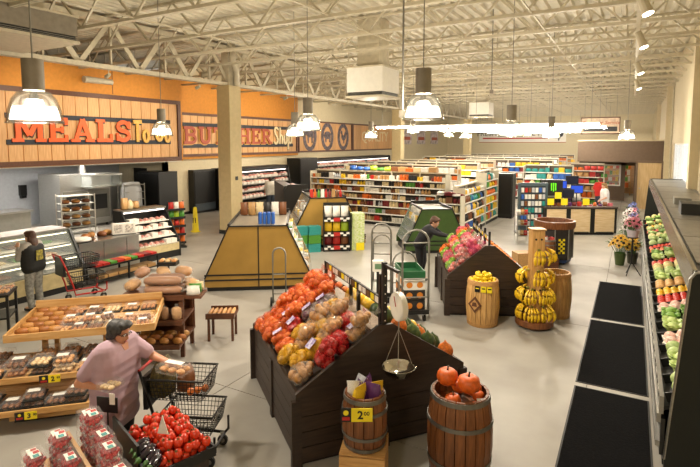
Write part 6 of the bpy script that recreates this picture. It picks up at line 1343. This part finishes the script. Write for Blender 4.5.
def add_hand(b, w, d, n_, size=1, curl=.5, side=1):
    """wrist w, direction d, palm normal n_: palm, four unequal fingers with knuckle bends, thumb off the side"""
    d = d.normalized(); n_ = (n_ - d * n_.dot(d)).normalized(); l = d.cross(n_) * side
    for k in (-1, 0, 1): b.cap(w + l * .018 * k * size, .017 * size, w + d * .075 * size + l * .024 * k * size, .015 * size, 8)
    for i, L_ in enumerate((.068, .08, .075, .058)):
        base = w + d * .08 * size + l * (.033 - .022 * i) * size; p = base; dd = d.copy()
        for k in range(3):
            c = curl * (.35, .7, .6)[k]; ax = l * side
            dd = (dd * cos(c) + n_ * sin(c)).normalized(); nn = p + dd * L_ * (.45, .32, .23)[k] * size
            b.cap(p, (.0095, .009, .008)[k] * size, nn, (.009, .008, .007)[k] * size, 8); p = nn
            n_ = (n_ - dd * n_.dot(dd)).normalized() if abs(n_.dot(dd)) < .95 else n_
        n_ = (n_ - d * n_.dot(d)).normalized()
    t0 = w + d * .02 * size + l * .032 * size; t1 = t0 + (d * .6 + l * .75 + n_ * .25).normalized() * .042 * size; t2 = t1 + (d * .9 + l * .15 + n_ * .5).normalized() * .034 * size
    b.cap(t0, .013 * size, t1, .011 * size, 8); b.cap(t1, .011 * size, t2, .009 * size, 8)
def person(label, loc, rz, J, col, vox=.012, girth=1.0, hairf=None, sleeve=.55, shirt_len=.0, face=True, cat='person', hand_curl=.6, hn=None, long_sleeve=False, extra=None):
    """joints J in metres, forward +X, left +Y, up +Z"""
    t = thing('person', label, cat, loc, rz)
    P = {k: V(*v) for k, v in J.items()}
    up = (P['neck'] - P['pelvis']).normalized(); sd = V(0, 1, 0)
    if 'side' in P: sd = P['side'].normalized()
    b = Blob()
    def torso(bb, g, t0, t1, hip, sh, dep):
        n = 7
        for i in range(n):
            u = t0 + (t1 - t0) * i / (n - 1); c = P['pelvis'].lerp(P['neck'], u)
            w = hip + (sh - hip) * max(0, min(1, u)); r = dep * (1 + .08 * sin(u * pi)) * (1 if u < .86 else .75)
            bb.cap(c - sd * (w - r * .6) * 1.0, r * g, c + sd * (w - r * .6), r * g, 12)
    torso(b, 1, 0, .88, .155 * girth, .185 * girth ** .5, .10 * girth)
    b.cap(P['neck'] - up * .04, .055, P['head'] - up * .06, .05)
    # head with cranium, jaw, nose, ears
    H = P['head']; fd = (P['look'] - H).normalized(); hs = fd.cross(V(0, 0, 1)).normalized() * -1; hu = hs.cross(fd) * -1
    if hu.z < 0: hu = -hu
    RM = Matrix((fd, hs, hu)).transposed().to_4x4(); HM = Matrix.Translation(H) @ RM
    b.ball((-.012, 0, .035), (.098, .078, .088), 14, 10, HM); b.ball((.02, 0, -.04), (.072, .062, .082), 12, 9, HM); b.ball((.055, 0, -.095), (.03, .034, .025), 8, 6, HM)
    b.ball((.094, 0, -.022), (.018, .013, .02), 8, 6, HM); b.ball((.088, 0, -.002), (.014, .01, .028), 8, 6, HM)
    for s in (-1, 1): b.ball((-.005, s * .078, -.012), (.022, .011, .033), 8, 6, HM)
    for s, q in ((1, 'l'), (-1, 'r')):
        b.chain([P[q + 'sh'], P[q + 'el'], P[q + 'wr']], [.052 * girth ** .5, .042 * girth ** .3, .028])
        dh = (P[q + 'wr'] - P[q + 'el']).normalized(); nn = (hn or {}).get(q, V(0, 0, -1))
        if (hn or {}).get(q + 'd') is not None: dh = hn[q + 'd']
        add_hand(b, P[q + 'wr'], dh, nn, 1, hand_curl, s if q == 'l' else s)
        b.chain([P[q + 'hp'], P[q + 'kn'], P[q + 'an']], [.085 * girth, .058 * girth ** .5, .04]); b.cap(P[q + 'an'], .04, P[q + 'an'] + V(.13, 0, -.03), .032)
    b.blob('body', col['skin'], t, vox)
    # shirt and sleeves
    sb_ = Blob(); torso(sb_, 1.13, -shirt_len, .9, .168 * girth, .2 * girth ** .5, .105 * girth); sb_.cap(P['neck'] - sd * .05 - up * .05, .06, P['neck'] + sd * .05 - up * .05, .06)
    for q in 'lr':
        sh, el, wr = P[q + 'sh'], P[q + 'el'], P[q + 'wr']
        sb_.cap(P['neck'].lerp(sh, .6), .066, sh, .07 * girth ** .4)
        if long_sleeve: sb_.chain([sh, el, el.lerp(wr, .92)], [.07 * girth ** .4, .055, .04])
        else: sb_.cap(sh, .072 * girth ** .4, sh.lerp(el, sleeve * 1.4), .068 * girth ** .4)
    if extra: extra(sb_, P, sd, up)
    sb_.blob('shirt', col['shirt'], t, vox * 1.1, 8)
    tb = Blob()
    for q in 'lr': tb.chain([P[q + 'hp'], P[q + 'kn'], P[q + 'an'].lerp(P[q + 'kn'], .06)], [.105 * girth, .078 * girth ** .5, .062])
    tb.cap(P['lhp'], .11 * girth, P['rhp'], .11 * girth); tb.cap(P['lhp'] + up * .08, .108 * girth, P['rhp'] + up * .08, .108 * girth)
    tb.blob('trousers', col['trousers'], t, vox * 1.3, 8)
    for q in 'lr':
        so = Blob(); a = P[q + 'an']; so.cap(V(a.x - .03, a.y, .045), .045, V(a.x + .14, a.y, .04), .04); so.blob('shoe', col.get('shoe', m_black), t, vox, 3)
    hb = Blob(); hairf(hb, HM); hb.blob('hair', col['hair'], t, vox * .8, 4)
    if face:
        for s in (-1, 1):
            e = MB().ball((.078, s * .032, .012), (.013, .016, .011), 10, 8, HM).build('eye', m_eye, t, smooth=True); MB().ball((.0885, s * .032, .012), (.004, .007, .007), 8, 6, HM).build('iris', m_iris, e, smooth=True)
            MB().tube([(HM @ V(.092, s * .016, .03))[:], (HM @ V(.09, s * .033, .036))[:], (HM @ V(.078, s * .052, .03))[:]], .004, 6).build('eyebrow', col['hair'], t)
        MB().ball((.086, 0, -.064), (.009, .024, .007), 10, 6, HM).build('mouth', m_lip, t, smooth=True)
    return t, P, HM
def hair_short(hb, HM):
    hb.ball((-.03, 0, .05), (.1, .09, .085), 12, 9, HM); hb.ball((-.06, 0, .0), (.07, .08, .08), 12, 9, HM); hb.ball((.03, 0, .098), (.065, .07, .035), 10, 8, HM); hb.ball((-.075, 0, -.05), (.04, .062, .045), 10, 8, HM)
    for s in (-1, 1): hb.ball((-.01, s * .066, .045), (.07, .022, .05), 10, 8, HM); hb.ball((-.045, s * .066, -.01), (.035, .02, .05), 10, 8, HM); hb.ball((.055, s * .045, .09), (.03, .03, .025), 8, 6, HM)
def hair_full(hb, HM):
    hair_short(hb, HM); hb.ball((-.05, 0, .03), (.1, .1, .1), 12, 9, HM); hb.ball((-.09, 0, -.06), (.045, .075, .06), 10, 8, HM); hb.ball((.045, 0, .11), (.06, .075, .035), 10, 8, HM)
    for s in (-1, 1): hb.ball((-.04, s * .078, -.0), (.06, .024, .06), 10, 8, HM)
def hair_long(hb, HM):
    hair_short(hb, HM)
    hb.ball((-.085, 0, -.12), (.05, .095, .14), 12, 9, HM); hb.ball((-.1, 0, -.24), (.045, .09, .12), 12, 9, HM)
    for s in (-1, 1): hb.ball((-.04, s * .075, -.09), (.05, .025, .12), 10, 8, HM)
# --- woman in mauve at the near left
m_mauve = mat('mauve_cotton', 'b79aa6', .85, var=.06, scale=5, bump=.25)
m_ghair = mat('grey_black_hair', '1c1a1a', .6, var=.3, scale=30, c2='4a4846', bump=.5)
JW = dict(pelvis=(0, 0, .86), neck=(.05, 0, 1.36), head=(.10, -.01, 1.475), look=(.6, .0, 1.33), lsh=(.07, .19, 1.31), lel=(.29, .25, 1.14), lwr=(.52, .20, 1.115), rsh=(.0, -.2, 1.31), rel=(-.15, -.31, 1.05), rwr=(.07, -.27, 1.02), lhp=(0, .1, .84), rhp=(0, -.1, .84), lkn=(.03, .11, .47), rkn=(.04, -.11, .47), lan=(0, .11, .09), ran=(.0, -.11, .09))
def tunic(sb_, P, sd, up):
    for z, w, d in ((.62, .19, .165), (.72, .185, .165), (.84, .175, .16)): sb_.cap(V(0.01, -w + d * .5, z), d * 1.0, V(.01, w - d * .5, z), d * 1.0, 12)
wm, PW, HW = person('woman in mauve shirt with short grey-black hair leaning over the cart', (-4.55, 3.13, 0), R(15), JW, dict(skin=m_skin, shirt=m_mauve, trousers=mat('charcoal_trousers', '26262a', .8), hair=m_ghair), .0085, 1.28, hair_full, .5, .2, True, hand_curl=.5, hn={'r': V(0, .3, 1), 'l': V(0, 0, -1), 'rd': V(1, .1, .05)}, extra=tunic)
gl_ = MB()
for s in (-1, 1): gl_.tube([(HW @ V(.1 - .012 * abs(q - .3), s * .034 + .026 * cos(q * 1.0472), .012 + .02 * sin(q * 1.0472)))[:] for q in range(6)], .003, 6, True)
gl_.tube([(HW @ V(.102, -.01, .016))[:], (HW @ V(.102, .01, .016))[:]], .003, 5)
for s in (-1, 1): gl_.tube([(HW @ V(.09, s * .06, .018))[:], (HW @ V(.0, s * .083, .012))[:]], .003, 5)
gl_.build('glasses', m_black, wm)
nk = MB().prism([(-.05, .05), (.05, .05), (0, -.09)], 0, .01).build('neckline', m_skin, wm); nk.location = (.165, -.005, 1.32); nk.rotation_euler = (R(-18), 0, R(90))
tw = wm.matrix_basis @ V(.185, -.27, 1.035); clamshell('pastry pack held in the hand of the woman in mauve', None, tw, R(9), (.16, .2, .07), 3, False)
tw = wm.matrix_basis @ V(.62, .14, 1.06); clamshell('long pastry pack the woman in mauve lowers into her cart', None, tw, R(9), (.34, .2, .085), 0, True)
# --- deli customer with long hair and black apron
m_apron = mat('black_apron_print', '141412', .8, var=.2, scale=8)
JD = dict(pelvis=(0, 0, .9), neck=(.03, 0, 1.38), head=(.06, 0, 1.5), look=(.6, .1, 1.46), lsh=(.03, .17, 1.34), lel=(.12, .24, 1.1), lwr=(.24, .12, 1.3), rsh=(.03, -.17, 1.34), rel=(.02, -.26, 1.08), rwr=(.2, -.16, 1.18), lhp=(0, .09, .88), rhp=(0, -.09, .88), lkn=(.03, .1, .48), rkn=(.02, -.1, .48), lan=(0, .1, .09), ran=(-.02, -.1, .09))
dw, PD, HD = person('woman with long brown hair in a black vest facing the deli case', (-10.42, 5.5, 0), R(195), JD, dict(skin=m_skin2, shirt=mat('grey_sleeve_shirt', 'a9a49c', .8), trousers=mat('grey_print_trousers', '8a8880', .8, var=.2, scale=20), hair=mat('brown_hair', '4a2c1a', .5, var=.2, scale=25)), .014, 1.0, hair_long, long_sleeve=True)
ap = Blob()
for i in range(6):
    u = .02 + .14 * i; c = PD['pelvis'].lerp(PD['neck'], u); ap.cap(c - V(0, .11, 0), .143, c + V(0, .11, 0), .143, 12)
o = ap.blob('black_vest', m_apron, dw, .016, 6)
MB().prism([(-.08, -.1), (.08, -.1), (.07, .1), (-.07, .1)], 0, .01).build('vest_print', mat('yellow_print', 'b9a83a', .7, var=.4, scale=20, c2='1a1a16'), dw, (-.165, 0, 1.15), R(-90))
# --- produce worker leaning over the apple bin
m_dk = mat('black_cloth', '15151a', .85, var=.1)
JK = dict(pelvis=(0, 0, .9), neck=(.24, 0, 1.28), head=(.33, .0, 1.40), look=(.8, -.1, 1.15), lsh=(.24, .18, 1.24), lel=(.42, .24, 1.1), lwr=(.62, .2, 1.06), rsh=(.24, -.18, 1.24), rel=(.48, -.22, 1.17), rwr=(.74, -.2, 1.14), lhp=(0, .09, .88), rhp=(0, -.09, .88), lkn=(.05, .1, .48), rkn=(.02, -.1, .48), lan=(-.02, .1, .09), ran=(-.05, -.1, .09))
wk, PK, HK = person('worker in black leaning over the apple bin with outstretched arm', (-4.4, 11.3, 0), R(8), JK, dict(skin=m_skin2, shirt=m_dk, trousers=m_dk, hair=mat('auburn_hair', '4a2e1c', .6, var=.2, scale=25)), .014, 1.15, hair_short, long_sleeve=True); wk.scale = (1.06, 1.06, 1.06)
# --- man in a pale shirt at the meat case
JM = dict(pelvis=(0, 0, .95), neck=(.02, 0, 1.48), head=(.05, 0, 1.61), look=(.6, .1, 1.5), lsh=(.02, .2, 1.43), lel=(.03, .27, 1.16), lwr=(.2, .2, 1.05), rsh=(.02, -.2, 1.43), rel=(.0, -.27, 1.16), rwr=(.14, -.2, 1.02), lhp=(0, .1, .93), rhp=(0, -.1, .93), lkn=(.02, .11, .5), rkn=(.02, -.11, .5), lan=(0, .11, .09), ran=(0, -.11, .09))
person('man in a pale shirt facing the meat case', (-15.1, 19.0, 0), R(150), JM, dict(skin=m_skin, shirt=mat('pale_shirt', 'd6d0c6', .8), trousers=mat('blue_denim', '3a4658', .8), hair=mat('brown_crop', '3a2818', .6)), .018, 1.15, hair_short)
# --- customers at the checkout
person('customer in a red shirt at the far checkout', (-1.25, 26.2, 0), R(120), JM, dict(skin=m_skin, shirt=mat('red_shirt', 'c6241c', .8), trousers=mat('dark_denim', '2a3040', .8), hair=mat('red_brown_hair', '6a2c1c', .6)), .02, 1.1, hair_short)
person('customer in a white shirt behind the checkout bags', (-.9, 22.9, 0), R(200), JM, dict(skin=m_skin2, shirt=mat('white_shirt', 'd8d4d0', .8), trousers=m_dk, hair=mat('fair_hair', '8a6a3a', .6)), .02, 1.1, hair_long)
person('cashier in a dark blue shirt among the checkout screens', (-2.84, 21.75, 0), R(-60), JM, dict(skin=m_skin2, shirt=mat('navy_shirt', '1c2440', .8), trousers=m_dk, hair=m_ghair), .02, 1.05, hair_short)
# ================================================================ shopping carts
def wire_basket(parent, x0, x1, y0, y1, z0, z1, taper, nm, m, r=.004, step=.045):
    """each side a wire grid of its own under a thick rim"""
    b = MB().bx(x0, x1, y0, y1, z0 - .004, z0 + .0).build
    def grid(p00, p10, p01, p11, nu, nv, name):
        g = MB(); A, B, C, D = map(Vector, (p00, p10, p01, p11))
        for i in range(nu + 1): u = i / nu; g.cyl(A.lerp(B, u), C.lerp(D, u), r, None, 4)
        for j in range(nv + 1): v = j / nv; g.cyl(A.lerp(C, v), B.lerp(D, v), r, None, 4)
        o = g.build(name, m, bk); o['kind'] = 'stuff'
    bk = bpy.data.objects.new(nm, None); COL.objects.link(bk); bk.parent = parent
    t = taper; bl = [(x0 + t, y0 + t, z0), (x1 - t, y0 + t, z0), (x1 - t, y1 - t, z0), (x0 + t, y1 - t, z0)]; tl = [(x0, y0, z1), (x1, y0, z1), (x1, y1, z1), (x0, y1, z1)]
    nl = int((x1 - x0) / step); nw_ = int((y1 - y0) / step); nh = max(3, int((z1 - z0) / step))
    grid(bl[0], bl[1], tl[0], tl[1], nl, nh, 'wire_side'); grid(bl[3], bl[2], tl[3], tl[2], nl, nh, 'wire_side'); grid(bl[0], bl[3], tl[0], tl[3], nw_, nh, 'wire_end'); grid(bl[1], bl[2], tl[1], tl[2], nw_, nh, 'wire_end'); grid(bl[0], bl[1], bl[3], bl[2], nl, nw_, 'wire_floor')
    rim = MB().tube([tl[0], tl[1], tl[2], tl[3]], .013, 6, True).build('rim', m_black, bk)
    return bk
def shopping_cart(label, loc, rz, frame, big=True):
    t = thing('shopping_cart', label, 'shopping cart', loc, rz)
    wire_basket(t, -.25, .42, -.24, .24, .74, .98, .04, 'upper_basket', m_blackm); wire_basket(t, -.12, .52, -.25, .25, .36, .58, .04, 'lower_basket', m_blackm)
    for s in (-1, 1):
        MB().tube([(-.36, s * .2, 1.06), (-.26, s * .22, .78), (-.14, s * .22, .4), (-.1, s * .22, .2), (.5, s * .22, .16)], .018, 8).build('frame_tube', frame, t, smooth=True)
        MB().tube([(.5, s * .22, .16), (.54, s * .24, .2), (.54, s * .24, .36)], .016, 8).build('front_tube', frame, t, smooth=True)
        for x in (-.08, .47):
            w = MB().cyl((x, s * .22 - .015, .065), (x, s * .22 + .015, .065), .065, None, 16).build('wheel', m_black, t); MB().cyl((x, s * .22 - .017, .065), (x, s * .22 + .017, .065), .028, None, 10).build('hub', m_grey, w); MB().bx(x - .02, x + .02, s * .22 - .025, s * .22 + .025, .12, .17).build('fork', m_steel, w)
    MB().cyl((.5, -.22, .16), (.5, .22, .16), .016, None, 8).build('front_bar', frame, t); MB().cyl((-.36, -.21, 1.06), (-.36, .21, 1.06), .018, None, 8).build('handle', m_red, t)
    MB().bx(-.32, -.27, -.21, .21, .62, 1.0).build('back_panel', m_black, t)
    return t
ct = shopping_cart('black two-tier shopping cart in front of the woman in mauve', (-4.19, 3.62, 0), R(24), m_blackm); ct.scale = (.9, .9, .95)
m_bagp = mat('dark_print_bag', '23241a', .8, var=.5, scale=14, c2='6a5a2a')
for i, (x, y, z, s) in enumerate(((-.14, -.06, .748, (.26, .3, .38)), (.08, .08, .748, (.22, .2, .24)))):
    o = put(k_pouch, 'reusable_bag', ('dark printed reusable bag in the upper cart basket', 'tan paper bag behind it in the upper cart basket')[i], 'bag', None, ct, (x, y, z), R(90), s, (m_bagp, PM['brown'])[i])
for i in range(3): put(k_round, 'onion', 'golden onion lying in the upper cart basket, %s' % ('left', 'middle', 'right')[i], 'onion', 'onions in the cart', ct, (.2 + .07 * i, -.08 + .05 * i, .748), i, .08, m_onion)
rc = shopping_cart('small red-handled shopping cart beside the deli customer', (-10.25, 6.25, 0), R(80), m_red)
# side table of packs left of the deli customer
sdt = thing('side_table', 'small black table of bread packs left of the deli customer', 'table', (-9.9, 4.35, 0), R(50))
MB().bx(-.45, .45, -.3, .3, .7, .74).build('table_top', m_blackm, sdt)
for x in (-.42, .42):
    for y in (-.27, .27): MB().bar((x, y, 0), (x, y, .7), .04).build('leg', m_blackm, sdt)
MB().bx(-.43, .43, -.28, .28, .3, .33).build('lower_shelf', m_blackm, sdt)
for i in range(10): clamshell('bread pack on the small black table, %s row, %s' % (('front', 'back')[i // 5], SP[i % 5]), 'packs on the small black table', loc2w(sdt, (-.35 + .175 * (i % 5), -.13 + .27 * (i // 5), .741)), R(50), (.16, .24, .1), i % 4, False)
